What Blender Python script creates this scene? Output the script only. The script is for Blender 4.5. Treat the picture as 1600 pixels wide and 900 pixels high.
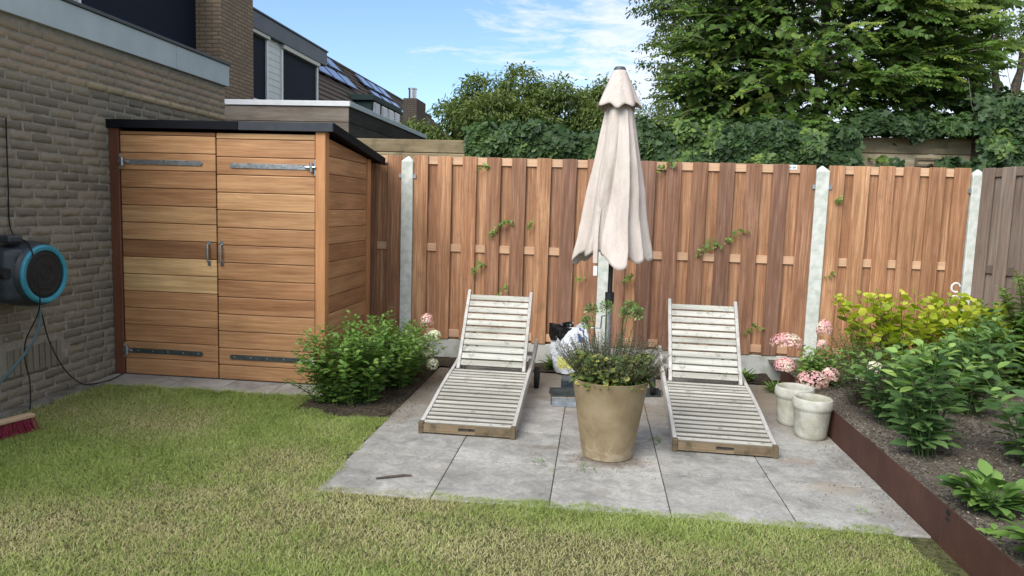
import bpy, bmesh, math, random
import numpy as np
from mathutils import Vector, Matrix
R=math.radians; PI=math.pi
random.seed(7); rng=np.random.default_rng(11)
for o in list(bpy.data.objects): bpy.data.objects.remove(o)
S=bpy.context.scene; COL=S.collection

# ------------------------------------------------------------ camera
FPX=1140.0
cam=bpy.data.cameras.new('camera'); cam.sensor_width=36; cam.lens=FPX*36/1600; cam.clip_start=.05; cam.clip_end=2000
co=bpy.data.objects.new('camera',cam); COL.objects.link(co); S.camera=co
_Y=Vector((133,120,FPX)).normalized(); _U=Vector((345,10900,-1140)).normalized()
_U=(_U-_U.dot(_Y)*_Y).normalized(); _X=_U.cross(_Y).normalized()
if _X.x<0: _X=-_X
M=Matrix(((_X.x,_X.y,-_X.z,0),(_Y.x,_Y.y,-_Y.z,0),(_U.x,_U.y,-_U.z,1.5),(0,0,0,1)))
co.matrix_world=M

# ------------------------------------------------------------ world, sun, exposure
SUN=Vector((-.40,-.66,.72)).normalized()
W=bpy.data.worlds.new('World'); S.world=W; W.use_nodes=True
nt=W.node_tree; nt.nodes.clear()
def N(nt,t,**k):
    n=nt.nodes.new(t)
    for a,b in k.items():
        if a=='ins':
            for i,v in b.items(): n.inputs[i].default_value=v
        else: setattr(n,a,b)
    return n
def L(nt,a,b): nt.links.new(a,b)
def ramp(nt,src,stops,interp='LINEAR'):
    r=N(nt,'ShaderNodeValToRGB'); r.color_ramp.interpolation=interp
    e=r.color_ramp.elements
    while len(e)<len(stops): e.new(.5)
    for i,(p,c) in enumerate(stops):
        e[i].position=p; e[i].color=tuple(c)+(1,) if len(c)==3 else c
    L(nt,src,r.inputs[0]); return r
def math_(nt,op,a,b=None,c=None,clamp=False):
    n=N(nt,'ShaderNodeMath',operation=op); n.use_clamp=clamp
    for i,v in enumerate((a,b,c)):
        if v is None: continue
        if isinstance(v,(int,float)): n.inputs[i].default_value=v
        else: L(nt,v,n.inputs[i])
    return n.outputs[0]
def mixc(nt,fac,a,b,mode='MIX'):
    n=N(nt,'ShaderNodeMix',data_type='RGBA',blend_type=mode)
    for i,v in ((0,fac),(6,a),(7,b)):
        if isinstance(v,(int,float)): n.inputs[i].default_value=v
        elif isinstance(v,(tuple,list)): n.inputs[i].default_value=tuple(v)+(1,)
        else: L(nt,v,n.inputs[i])
    return n.outputs[2]
sky=N(nt,'ShaderNodeTexSky',sky_type='NISHITA',sun_disc=False)
sky.sun_elevation=math.asin(SUN.z); sky.sun_rotation=math.atan2(SUN.x,SUN.y)
sky.air_density=1.0; sky.dust_density=.6; sky.ozone_density=2.0
tc=N(nt,'ShaderNodeTexCoord'); sx=N(nt,'ShaderNodeSeparateXYZ'); L(nt,tc.outputs['Generated'],sx.inputs[0])
zz=math_(nt,'MAXIMUM',sx.outputs[2],.02)
u=math_(nt,'DIVIDE',sx.outputs[0],zz); v=math_(nt,'DIVIDE',sx.outputs[1],zz)
cx=N(nt,'ShaderNodeCombineXYZ'); L(nt,u,cx.inputs[0]); L(nt,v,cx.inputs[1])
n1=N(nt,'ShaderNodeTexNoise',ins={'Scale':2.4,'Detail':10.,'Roughness':.66,'Distortion':.5}); L(nt,cx.outputs[0],n1.inputs[0])
n2=N(nt,'ShaderNodeTexNoise',ins={'Scale':.55,'Detail':3.,'Roughness':.5}); L(nt,cx.outputs[0],n2.inputs[0])
# clouds gather towards the right of the view
az=math_(nt,'DIVIDE',sx.outputs[0],math_(nt,'MAXIMUM',sx.outputs[1],.05))
side=math_(nt,'MULTIPLY_ADD',az,.95,.17)
side=math_(nt,'MINIMUM',side,.30); side=math_(nt,'MAXIMUM',side,-.3)
dens=math_(nt,'ADD',math_(nt,'MULTIPLY_ADD',n2.outputs[0],.5,-.25),math_(nt,'ADD',n1.outputs[0],side))
cr=ramp(nt,dens,[(.52,(0,0,0)),(.74,(.8,.8,.8))])
SKYMUL=1.0
skyc=mixc(nt,1.0,sky.outputs[0],(.90,.98,1.08),'MULTIPLY')
cl=mixc(nt,cr.outputs[0],skyc,(5.0,5.15,5.6))
bg=N(nt,'ShaderNodeBackground',ins={'Strength':.094}); L(nt,cl,bg.inputs[0])
wo=N(nt,'ShaderNodeOutputWorld'); L(nt,bg.outputs[0],wo.inputs[0])
sl=bpy.data.lights.new('sun','SUN'); sl.energy=2.15; sl.angle=R(42); sl.color=(1,.965,.90)
so=bpy.data.objects.new('sun',sl); COL.objects.link(so); so.rotation_euler=SUN.to_track_quat('Z','Y').to_euler()
S.view_settings.view_transform='Standard'; S.view_settings.look='None'; S.view_settings.gamma=1
S.view_settings.exposure=1.15
S.render.engine='CYCLES'

# ------------------------------------------------------------ tagging
def tag(o,label=None,cat=None,group=None,kind=None):
    if label: o['label']=label
    if cat: o['category']=cat
    if group: o['group']=group
    if kind: o['kind']=kind
    return o
def thing(name,label,cat,loc=(0,0,0),rz=0,group=None):
    o=bpy.data.objects.new(name,None); COL.objects.link(o); o.location=loc; o.rotation_euler=(0,0,rz)
    o.empty_display_size=.1
    return tag(o,label,cat,group)
def copy_tree(o,parent=None):
    kids=[c for c in bpy.data.objects if c.parent==o]
    c=o.copy(); COL.objects.link(c); c.parent=parent
    for k in kids: copy_tree(k,c)
    return c

# ------------------------------------------------------------ materials
def mat(name):
    m=bpy.data.materials.new(name); m.use_nodes=True; m.node_tree.nodes.clear(); return m,m.node_tree
def out(nt,col,rough=.8,bump=None,bstr=.3,bdist=.01,metal=0,spec=.4,normal_in=None):
    p=N(nt,'ShaderNodeBsdfPrincipled')
    if isinstance(col,(tuple,list)): p.inputs['Base Color'].default_value=tuple(col)+(1,)
    else: L(nt,col,p.inputs['Base Color'])
    if isinstance(rough,(int,float)): p.inputs['Roughness'].default_value=rough
    else: L(nt,rough,p.inputs['Roughness'])
    p.inputs['Metallic'].default_value=metal; p.inputs['Specular IOR Level'].default_value=spec
    if bump is not None:
        b=N(nt,'ShaderNodeBump',ins={'Strength':bstr,'Distance':bdist}); L(nt,bump,b.inputs['Height']); L(nt,b.outputs[0],p.inputs['Normal'])
    o=N(nt,'ShaderNodeOutputMaterial'); L(nt,p.outputs[0],o.inputs[0]); return p
def coords(nt,scale=(1,1,1),offs_island=False):
    t=N(nt,'ShaderNodeTexCoord'); mp=N(nt,'ShaderNodeMapping'); mp.inputs['Scale'].default_value=scale
    L(nt,t.outputs['Object'],mp.inputs[0])
    if offs_island:
        g=N(nt,'ShaderNodeNewGeometry'); s=math_(nt,'MULTIPLY',g.outputs['Random Per Island'],37.)
        c=N(nt,'ShaderNodeCombineXYZ')
        for i in range(3): L(nt,s,c.inputs[i])
        L(nt,c.outputs[0],mp.inputs['Location'])
    return mp.outputs[0]
def noise(nt,vec,scale,detail=4,rough=.55,dist=0):
    n=N(nt,'ShaderNodeTexNoise',ins={'Scale':scale,'Detail':float(detail),'Roughness':rough,'Distortion':float(dist)}); L(nt,vec,n.inputs[0]); return n.outputs[0]
def simple(name,col,rough=.6,metal=0,var=.12,scale=18,bstr=.08,spec=.4,col2=None,lo=.35,hi=.65):
    m,nt=mat(name); v=coords(nt); n=noise(nt,v,scale,6,.6)
    c2=col2 or tuple(max(0,c*(1-var*2)) for c in col)
    r=ramp(nt,n,[(lo,c2),(hi,col)]); f=noise(nt,v,scale*12,3)
    out(nt,r.outputs[0],math_(nt,'MULTIPLY_ADD',n,.25,rough-.12),f,bstr,.004,metal,spec); return m
def wood(name,stops,axis='x',grain=22,streak=.35,rough=.55,bump=.25,spec=.3,fig=.0,dirt=None,dk=(.52,.42,.36)):
    """stops: colours for the per-board 'cv' attribute 0..1"""
    m,nt=mat(name); lo=1.2; hi=grain
    sc={'x':(lo,hi,hi),'y':(hi,lo,hi),'z':(hi,hi,lo)}[axis]
    v=coords(nt,sc,True)
    g1=noise(nt,v,1.,6,.6,.6); g2=noise(nt,v,4.,3,.6,.2)
    sc2={'x':(3,hi*7,hi*7),'y':(hi*7,3,hi*7),'z':(hi*7,hi*7,3)}[axis]
    v2=coords(nt,sc2,True); g3=noise(nt,v2,1.,2,.5)
    a=N(nt,'ShaderNodeAttribute',attribute_name='cv')
    base=ramp(nt,a.outputs['Fac'],stops)
    geo=N(nt,'ShaderNodeNewGeometry')
    # grain
    k=math_(nt,'MULTIPLY_ADD',g1,1.6,-.3); k=math_(nt,'ADD',k,math_(nt,'MULTIPLY_ADD',g2,.6,-.3)); k=math_(nt,'ADD',k,math_(nt,'MULTIPLY_ADD',g3,.5,-.25),None,True)
    dark=mixc(nt,1.,base.outputs[0],dk,'MULTIPLY')
    c=mixc(nt,math_(nt,'MULTIPLY',k,streak*1.6),base.outputs[0],dark)
    lit=mixc(nt,1.,c,(1.22,1.2,1.16),'MULTIPLY')
    c=mixc(nt,math_(nt,'MULTIPLY',math_(nt,'SUBTRACT',1.,k,None,True),.5),c,lit)
    # large blotches and per-board value
    vb=coords(nt,(1,1,1),True); b=noise(nt,vb,2.3,3)
    vv=math_(nt,'MULTIPLY_ADD',geo.outputs['Random Per Island'],.22,.89)
    vv=math_(nt,'MULTIPLY',vv,math_(nt,'MULTIPLY_ADD',b,.5,.75))
    cc=N(nt,'ShaderNodeHueSaturation'); L(nt,c,cc.inputs['Color']); L(nt,vv,cc.inputs['Value'])
    c=cc.outputs[0]
    if dirt:
        dn=noise(nt,coords(nt),dirt[1],6,.65); dr=ramp(nt,dn,[(dirt[2],(0,0,0)),(dirt[2]+.18,(1,1,1))])
        c=mixc(nt,math_(nt,'MULTIPLY',dr.outputs[0],dirt[3]),c,dirt[0])
    sp=ramp(nt,g3,[(.50,(0,0,0)),(.64,(1,1,1))]); c=mixc(nt,math_(nt,'MULTIPLY',sp.outputs[0],streak*.8),c,mixc(nt,1.,c,(1.6,1.6,1.6),'MULTIPLY'))
    h=math_(nt,'ADD',g1,math_(nt,'MULTIPLY',g3,.8))
    out(nt,c,rough,h,bump,.004,0,spec); return m
def foliage(name,c1,c2,trans=.35,rough=.5,c3=None,spec=.35):
    m,nt=mat(name); a=N(nt,'ShaderNodeAttribute',attribute_name='cv')
    st=[(.0,c1),(1.,c2)] if c3 is None else [(.0,c1),(.6,c2),(1.,c3)]
    r=ramp(nt,a.outputs['Fac'],st)
    geo=N(nt,'ShaderNodeNewGeometry'); hs=N(nt,'ShaderNodeHueSaturation'); L(nt,r.outputs[0],hs.inputs['Color'])
    L(nt,math_(nt,'MULTIPLY_ADD',geo.outputs['Random Per Island'],.5,.76),hs.inputs['Value'])
    L(nt,math_(nt,'MULTIPLY_ADD',geo.outputs['Random Per Island'],-.03,.515),hs.inputs['Hue'])
    p=N(nt,'ShaderNodeBsdfPrincipled'); L(nt,hs.outputs[0],p.inputs['Base Color']); p.inputs['Roughness'].default_value=rough
    p.inputs['Specular IOR Level'].default_value=spec
    t=N(nt,'ShaderNodeBsdfTranslucent'); tc_=mixc(nt,1.,hs.outputs[0],(1.25,1.35,.6),'MULTIPLY'); L(nt,tc_,t.inputs[0])
    mx=N(nt,'ShaderNodeMixShader'); mx.inputs[0].default_value=trans; L(nt,p.outputs[0],mx.inputs[1]); L(nt,t.outputs[0],mx.inputs[2])
    o=N(nt,'ShaderNodeOutputMaterial'); L(nt,mx.outputs[0],o.inputs[0]); return m
def brickmat(name,cols,mortar,scale=1.,bw=.21,rh=.062,ms=.009):
    m,nt=mat(name); t=N(nt,'ShaderNodeTexCoord'); s=N(nt,'ShaderNodeSeparateXYZ'); L(nt,t.outputs['Object'],s.inputs[0])
    c=N(nt,'ShaderNodeCombineXYZ'); L(nt,math_(nt,'ADD',s.outputs[0],s.outputs[1]),c.inputs[0]); L(nt,s.outputs[2],c.inputs[1])
    nz=N(nt,'ShaderNodeTexNoise',ins={'Scale':9.,'Detail':3.}); L(nt,t.outputs['Object'],nz.inputs[0])
    va=N(nt,'ShaderNodeVectorMath',operation='MULTIPLY_ADD'); L(nt,nz.outputs['Color'],va.inputs[0]); va.inputs[1].default_value=(.012,.012,0); L(nt,c.outputs[0],va.inputs[2])
    b=N(nt,'ShaderNodeTexBrick',ins={'Scale':1.,'Mortar Size':ms,'Mortar Smooth':.3,'Brick Width':bw,'Row Height':rh,'Bias':0.})
    b.inputs['Color1'].default_value=cols[0]+(1,); b.inputs['Color2'].default_value=cols[1]+(1,); b.inputs['Mortar'].default_value=mortar+(1,)
    L(nt,va.outputs[0],b.inputs['Vector'])
    n=noise(nt,t.outputs['Object'],30,5,.7); n3=noise(nt,t.outputs['Object'],3,3)
    col=mixc(nt,math_(nt,'MULTIPLY',n,.7),b.outputs['Color'],tuple(x*.45 for x in cols[0]))
    col=mixc(nt,math_(nt,'MULTIPLY',n3,.4),col,tuple(x*.6 for x in cols[1]))
    h=math_(nt,'ADD',math_(nt,'MULTIPLY',b.outputs['Fac'],-1.),math_(nt,'MULTIPLY',n,.5))
    out(nt,col,.92,h,.8,.012,0,.2); return m

ORG=[(0.,(.27,.135,.068)),(.35,(.41,.22,.105)),(.7,(.56,.335,.165)),(1.,(.68,.48,.24))]
M_shed=wood('shed_wood',ORG,'x',24,.7,.5,.15,.35)
M_shedy=wood('shed_wood_side',ORG,'y',24,.7,.5,.15,.35)
M_shedz=wood('shed_post_wood',[(0,(.11,.045,.028)),(.5,(.36,.16,.07)),(1,(.52,.27,.12))],'z',18,.4,.5,.2,.3)
M_fence=wood('fence_wood',[(0.,(.25,.155,.115)),(.3,(.35,.205,.132)),(.6,(.46,.265,.15)),(1.,(.56,.345,.195))],'z',28,.95,.62,.5,.25,dirt=((.13,.085,.06),9,.56,.4))
M_rail=wood('fence_rail_wood',[(0,(.44,.27,.16)),(1,(.56,.37,.235))],'x',20,.35,.62,.3,.25)
M_old=wood('old_grey_fence_wood',[(0,(.15,.122,.10)),(.5,(.23,.185,.152)),(1,(.31,.26,.215))],'z',20,.6,.8,.6,.15)
M_sleeper=wood('weathered_sleeper',[(0,(.21,.175,.105)),(1,(.38,.33,.22))],'x',12,.6,.9,.7,.1,dirt=((.07,.075,.04),5,.5,.6))
M_post_old=wood('weathered_post',[(0,(.13,.105,.07)),(1,(.22,.19,.14))],'z',12,.7,.9,.7,.1)
M_teak=wood('silvered_teak',[(0,(.26,.255,.22)),(.5,(.43,.425,.375)),(1,(.56,.555,.505))],'x',18,.6,.8,.5,.15,dirt=((.12,.115,.09),14,.55,.8),dk=(.50,.48,.44))
M_teaky=wood('silvered_teak_rail',[(0,(.22,.20,.18)),(.5,(.40,.385,.36)),(1,(.52,.50,.47))],'y',18,.5,.8,.5,.15,dirt=((.10,.09,.07),12,.58,.75),dk=(.50,.48,.44))
M_teakf=wood('damp_teak',[(0,(.10,.08,.05)),(1,(.27,.21,.135))],'x',18,.5,.8,.5,.15,dirt=((.07,.06,.035),12,.5,.8))
M_slatshade=wood('shaded_slat_edge',[(0,(.10,.093,.078)),(1,(.22,.205,.17))],'x',18,.5,.8,.3,.1)  # slat sides darkened: shade of the gaps painted into the wood colour
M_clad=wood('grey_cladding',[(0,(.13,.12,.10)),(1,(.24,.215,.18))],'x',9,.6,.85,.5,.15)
M_clady=wood('shaded_grey_cladding',[(0,(.035,.034,.034)),(1,(.065,.062,.06))],'y',9,.6,.85,.5,.15)  # same grey boards on the side facing away from the sun, shade in the colour
M_conc=simple('concrete',(.50,.50,.46),.9,0,.1,7,.3,.2,(.33,.34,.28),.36,.6)
M_postc=simple('pale_concrete_post',(.62,.63,.575),.88,0,.1,14,.4,.2,(.44,.47,.40),.34,.6)
M_kerb=simple('dirty_kerb_concrete',(.24,.235,.21),.9,0,.1,9,.3,.2,(.12,.115,.09),.4,.65)
M_zinc=simple('galvanised_steel',(.46,.48,.49),.38,.9,.1,30,.05,.5,(.30,.32,.33))
M_dzinc=simple('dull_dark_zinc',(.10,.115,.11),.5,.6,.1,30,.05,.5,(.06,.07,.065))
M_steel=simple('brushed_steel',(.52,.52,.52),.3,1,.1,40,.03,.5)
M_black=simple('black_plastic',(.013,.015,.018),.6,0,.2,20,.04,.4)
M_dkplas=simple('dark_slate_plastic',(.030,.038,.048),.38,0,.2,20,.04,.45)
M_cyan=simple('turquoise_plastic',(.03,.25,.35),.45,0,.1,25,.03,.45)
M_rubber=simple('rubber',(.022,.022,.022),.75,0,.2,30,.1,.2)
M_epdm=simple('black_roof_trim',(.007,.008,.012),.75,.0,.2,12,.05,.15)
M_epdmg=simple('dark_grey_roof_trim',(.028,.034,.045),.5,.1,.2,12,.05,.5)
M_fascia=simple('pale_grey_fascia',(.43,.50,.53),.55,0,.04,4,.04,.3,(.37,.44,.47))
M_grey=simple('dark_grey_trim',(.075,.085,.09),.5,.2,.1,8,.04,.4)
M_white=simple('white_paint',(.74,.75,.75),.5,0,.05,9,.04,.3)
M_cream=simple('cream_casing',(.52,.51,.47),.5,0,.05,9,.04,.3)
M_siding=simple('white_board_siding',(.60,.64,.63),.55,0,.05,6,.04,.3)
M_navy=simple('navy_screen_cloth',(.008,.013,.026),.75,0,.05,200,.1,.15)
M_slate=simple('slate_blue_fascia',(.045,.062,.08),.5,.1,.1,3,.03,.4)
M_dgreen=simple('dark_green_paint',(.006,.022,.020),.8,0,.1,5,.03,.4)
M_glass=simple('dark_glass',(.06,.075,.08),.08,0,.1,2,.0,.8)
M_tile=simple('roof_tile',(.085,.065,.05),.85,0,.3,25,.5,.2,(.04,.03,.025))
M_felt=simple('roof_felt',(.06,.06,.06),.9,0,.2,10,.3,.1)
M_panel=simple('solar_panel_glass',(.055,.06,.12),.16,.0,.05,3,.0,1.0,(.05,.055,.11))
M_bag=simple('white_plastic_bag',(.66,.68,.70),.35,0,.04,6,.1,.5)
M_bagk=simple('black_plastic_film',(.012,.012,.012),.28,0,.1,6,.1,.5)
M_bagy=simple('yellow_print',(.70,.68,.20),.4,0,.04,6,.1,.5)
M_bagb=simple('blue_print',(.06,.10,.22),.4,0,.04,6,.1,.5)
M_bris=simple('red_bristle',(.28,.018,.055),.5,0,.3,60,.05,.3)
M_handle=wood('pale_stick_wood',[(0,(.55,.36,.17)),(1,(.66,.46,.24))],'y',20,.3,.5,.2,.3)
M_broomw=wood('broom_head_wood',[(0,(.44,.33,.21)),(1,(.52,.40,.27))],'x',14,.4,.6,.2,.3)
M_hose=simple('green_grey_hose',(.07,.13,.15),.5,0,.1,20,.05,.4)
M_bark=simple('bark',(.12,.095,.07),.95,0,.2,14,.8,.1,(.05,.045,.035))
M_barkl=simple('pale_bark',(.22,.19,.15),.95,0,.2,10,.8,.1,(.10,.085,.065))
M_stem=simple('green_stem',(.09,.15,.045),.7,0,.2,20,.1,.2)
M_stemb=simple('brown_stem',(.11,.075,.045),.8,0,.2,20,.1,.2)
M_stemd=simple('dark_plum_stem',(.075,.05,.045),.8,0,.2,20,.1,.2)

def corten():
    m,nt=mat('corten_steel'); v=coords(nt); a=noise(nt,v,3,6,.65); b=noise(nt,v,60,4,.7)
    v2=coords(nt,(20,20,1.5)); s=noise(nt,v2,1,3)
    r=ramp(nt,a,[(.3,(.062,.029,.021)),(.55,(.10,.045,.030)),(.75,(.14,.064,.038))])
    c=mixc(nt,math_(nt,'MULTIPLY',b,.6),r.outputs[0],(.05,.022,.018))
    sr=ramp(nt,s,[(.62,(0,0,0)),(.8,(1,1,1))]); c=mixc(nt,math_(nt,'MULTIPLY',sr.outputs[0],.2),c,(.26,.18,.14))
    out(nt,c,.72,b,.25,.003,.1,.3); return m
M_corten=corten()
def slabmat(dirty=True):
    m,nt=mat('grey_ceramic_slab'); v=coords(nt,(1,1,1),True)
    w=coords(nt)
    a=noise(nt,v,1.7,7,.62,.8); b=noise(nt,v,7.5,7,.72,1.2); f=noise(nt,v,60,6,.75)
    k=math_(nt,'ADD',math_(nt,'MULTIPLY',a,.5),math_(nt,'MULTIPLY',b,.5))
    r=ramp(nt,k,[(.37,(.18,.173,.155)),(.46,(.28,.27,.243)),(.53,(.36,.347,.312)),(.62,(.46,.445,.402))])
    fr=ramp(nt,f,[(.42,(1,1,1)),(.58,(0,0,0))]); c=mixc(nt,math_(nt,'MULTIPLY',fr.outputs[0],.30),r.outputs[0],(.13,.125,.11))
    # brown film of soil towards the bed at the back and the steel edging
    s=N(nt,'ShaderNodeSeparateXYZ'); L(nt,w,s.inputs[0])
    dn=noise(nt,w,2.1,7,.65,.5); dn2=noise(nt,w,9,5,.7)
    back=N(nt,'ShaderNodeMapRange',ins={1:4.4,2:6.4,3:-.14,4:.34}); L(nt,s.outputs[1],back.inputs[0])
    right=N(nt,'ShaderNodeMapRange',ins={1:1.15,2:1.66,3:-.1,4:.13}); L(nt,s.outputs[0],right.inputs[0])
    left=N(nt,'ShaderNodeMapRange',ins={1:-1.05,2:-1.4,3:-.02,4:.12}); L(nt,s.outputs[0],left.inputs[0])
    d=math_(nt,'ADD',dn,math_(nt,'ADD',back.outputs[0],math_(nt,'MAXIMUM',right.outputs[0],left.outputs[0])))
    d=math_(nt,'ADD',d,math_(nt,'MULTIPLY_ADD',dn2,.3,-.15))
    dr=ramp(nt,d,[(.44,(0,0,0)),(.78,(.9,.9,.9))])
    c=mixc(nt,dr.outputs[0] if dirty else .12,c,(.235,.195,.145))
    def blob(cx_,cy,rx,ry,col,amt,c):
        dx=math_(nt,'DIVIDE',math_(nt,'SUBTRACT',s.outputs[0],cx_),rx); dy=math_(nt,'DIVIDE',math_(nt,'SUBTRACT',s.outputs[1],cy),ry)
        q=math_(nt,'SQRT',math_(nt,'ADD',math_(nt,'MULTIPLY',dx,dx),math_(nt,'MULTIPLY',dy,dy)))
        q=math_(nt,'ADD',q,math_(nt,'MULTIPLY_ADD',dn2,1.6,-.8))
        rr=ramp(nt,q,[(.45,(1,1,1)),(1.05,(0,0,0))])
        return mixc(nt,math_(nt,'MULTIPLY',rr.outputs[0],amt),c,col)
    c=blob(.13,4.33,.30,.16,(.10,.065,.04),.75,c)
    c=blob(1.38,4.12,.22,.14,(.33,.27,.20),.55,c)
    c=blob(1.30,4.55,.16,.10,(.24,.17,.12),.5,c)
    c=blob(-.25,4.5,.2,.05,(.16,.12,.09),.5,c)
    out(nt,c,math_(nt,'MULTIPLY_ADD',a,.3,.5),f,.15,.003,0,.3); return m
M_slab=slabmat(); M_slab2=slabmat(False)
def soilmat(name,c1,c2,c3,sc=1.):
    m,nt=mat(name); v=coords(nt); a=noise(nt,v,2.2*sc,6,.65); b=noise(nt,v,38*sc,6,.75); d=noise(nt,v,140,3,.7)
    r=ramp(nt,a,[(.35,c1),(.5,c2),(.66,c3)]); c=mixc(nt,ramp(nt,b,[(.35,(1,1,1)),(.6,(0,0,0))]).outputs[0],r.outputs[0],tuple(x*.35 for x in c1))
    h=math_(nt,'ADD',b,math_(nt,'MULTIPLY',d,.4)); out(nt,c,.95,h,1.,.03,0,.1); return m
M_soil=soilmat('bed_soil',(.19,.165,.13),(.275,.235,.185),(.38,.33,.26))
M_soild=soilmat('dark_bed_soil',(.075,.060,.042),(.12,.098,.068),(.19,.155,.11))
M_joint=soilmat('joint_sand',(.12,.115,.085),(.17,.155,.12),(.23,.21,.165))
M_turf=soilmat('turf_soil',(.13,.15,.055),(.17,.18,.07),(.23,.21,.10))
M_pot=None
def potmat():
    m,nt=mat('tan_clay_resin'); v=coords(nt); a=noise(nt,v,6,7,.65,.4); b=noise(nt,v,40,5,.7); s=N(nt,'ShaderNodeSeparateXYZ'); L(nt,v,s.inputs[0])
    r=ramp(nt,a,[(.3,(.175,.128,.07)),(.5,(.235,.178,.10)),(.72,(.30,.235,.145))])
    low=N(nt,'ShaderNodeMapRange',ins={1:.22,2:.0,3:-.12,4:.16}); L(nt,s.outputs[2],low.inputs[0])
    q=math_(nt,'ADD',noise(nt,v,17,6,.7,1.),low.outputs[0]); qr=ramp(nt,q,[(.55,(0,0,0)),(.7,(1,1,1))])
    c=mixc(nt,math_(nt,'MULTIPLY',qr.outputs[0],.6),r.outputs[0],(.40,.33,.23))
    out(nt,c,.62,b,.2,.004,0,.3); return m
M_pot=potmat()
def cpotmat():
    m,nt=mat('mossy_concrete_pot'); v=coords(nt); a=noise(nt,v,7,7,.65,.4); b=noise(nt,v,60,5,.7)
    r=ramp(nt,a,[(.3,(.27,.255,.19)),(.5,(.42,.405,.34)),(.72,(.55,.54,.49))])
    q=ramp(nt,noise(nt,v,4.5,4,.6),[(.45,(0,0,0)),(.7,(1,1,1))]); c=mixc(nt,math_(nt,'MULTIPLY',q.outputs[0],.6),r.outputs[0],(.26,.26,.12))
    c=mixc(nt,ramp(nt,b,[(.62,(0,0,0)),(.72,(.8,.8,.8))]).outputs[0],c,(.14,.13,.10))
    out(nt,c,.9,b,.6,.004,0,.2); return m
M_cpot=cpotmat()
def clothmat():
    m,nt=mat('stained_ecru_canvas'); v=coords(nt); a=noise(nt,coords(nt,(6,6,1.3)),1.2,6,.6); b=noise(nt,v,2.6,4,.6)
    r=ramp(nt,a,[(.3,(.41,.355,.305)),(.5,(.55,.475,.42)),(.7,(.63,.555,.50))])
    g=ramp(nt,b,[(.5,(0,0,0)),(.7,(1,1,1))]); c=mixc(nt,math_(nt,'MULTIPLY',g.outputs[0],.35),r.outputs[0],(.42,.42,.30))
    w=math_(nt,'ADD',math_(nt,'MULTIPLY',noise(nt,coords(nt,(30,30,5)),1.,4,.6,1.5),1.),math_(nt,'MULTIPLY',noise(nt,v,18,4,.6,1.),.5)); p=out(nt,c,.9,w,.55,.012,0,.1)
    return m
M_cloth=clothmat()
def wallbrick():
    m,nt=mat('handmade_brick'); a=N(nt,'ShaderNodeAttribute',attribute_name='cv')
    v=coords(nt); b=noise(nt,v,35,6,.75); d=noise(nt,coords(nt,(30,30,110)),1,4,.7); big=noise(nt,v,1.3,3)
    r=ramp(nt,a.outputs['Fac'],[(0,(.15,.137,.105)),(.35,(.29,.255,.19)),(.6,(.39,.31,.20)),(.8,(.43,.31,.22)),(.9,(.50,.40,.24)),(1,(.52,.42,.25))])
    c=mixc(nt,math_(nt,'MULTIPLY',b,.6),r.outputs[0],(.11,.10,.082))
    c=mixc(nt,math_(nt,'MULTIPLY',d,.3),c,(.25,.225,.18))
    c=mixc(nt,math_(nt,'MULTIPLY',ramp(nt,big,[(.4,(0,0,0)),(.65,(1,1,1))]).outputs[0],.3),c,(.13,.125,.10))
    h=math_(nt,'ADD',b,d); out(nt,c,.95,h,.8,.007,0,.15); return m
M_wbrick=wallbrick()
def mortarm():
    m,nt=mat('smeared_mortar'); v=coords(nt); a=noise(nt,v,14,6,.7); b=noise(nt,v,70,4,.7)
    r=ramp(nt,a,[(.3,(.20,.185,.155)),(.6,(.30,.28,.24)),(.8,(.40,.38,.33))]); out(nt,r.outputs[0],.95,math_(nt,'ADD',a,b),.9,.01,0,.1); return m
M_mortar=mortarm()
M_chim=brickmat('tan_brick',((.38,.29,.19),(.27,.20,.14)),(.10,.085,.07))
M_chim2=brickmat('grey_brown_brick',((.13,.105,.08),(.095,.08,.065)),(.05,.045,.04))
def grassmat():
    m,nt=mat('grass_blade'); a=N(nt,'ShaderNodeAttribute',attribute_name='cv'); d=N(nt,'ShaderNodeAttribute',attribute_name='dry')
    g=ramp(nt,a.outputs['Fac'],[(0,(.15,.225,.042)),(.5,(.30,.385,.09)),(1,(.46,.53,.18))])
    s=ramp(nt,a.outputs['Fac'],[(0,(.42,.38,.17)),(1,(.68,.61,.33))])
    c=mixc(nt,d.outputs['Fac'],g.outputs[0],s.outputs[0])
    p=N(nt,'ShaderNodeBsdfPrincipled'); L(nt,c,p.inputs['Base Color']); p.inputs['Roughness'].default_value=.55; p.inputs['Specular IOR Level'].default_value=.25
    t=N(nt,'ShaderNodeBsdfTranslucent'); L(nt,c,t.inputs[0]); mx=N(nt,'ShaderNodeMixShader'); mx.inputs[0].default_value=.3
    L(nt,p.outputs[0],mx.inputs[1]); L(nt,t.outputs[0],mx.inputs[2]); o=N(nt,'ShaderNodeOutputMaterial'); L(nt,mx.outputs[0],o.inputs[0]); return m
M_grass=grassmat()
F_tree=foliage('hornbeam_leaf',(.045,.095,.018),(.12,.205,.038),.32,.5,(.24,.30,.055),.25)
F_walnut=foliage('walnut_leaf',(.085,.13,.035),(.15,.20,.06),.35,.6,(.25,.27,.10),.2)
F_robinia=foliage('robinia_leaf',(.085,.13,.035),(.14,.19,.06),.35,.6,(.21,.26,.09),.2)
F_ivy=foliage('ivy_leaf',(.018,.040,.014),(.062,.115,.032),.18,.5,(.13,.20,.045),.25)
F_sprig=foliage('young_ivy_leaf',(.09,.15,.03),(.20,.28,.06),.3,.45)
F_shrub=foliage('bright_shrub_leaf',(.085,.165,.032),(.155,.27,.055),.3,.45,(.22,.33,.085))
F_smoke=foliage('lime_leaf',(.20,.28,.025),(.42,.48,.045),.4,.5,(.58,.58,.10))
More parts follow.
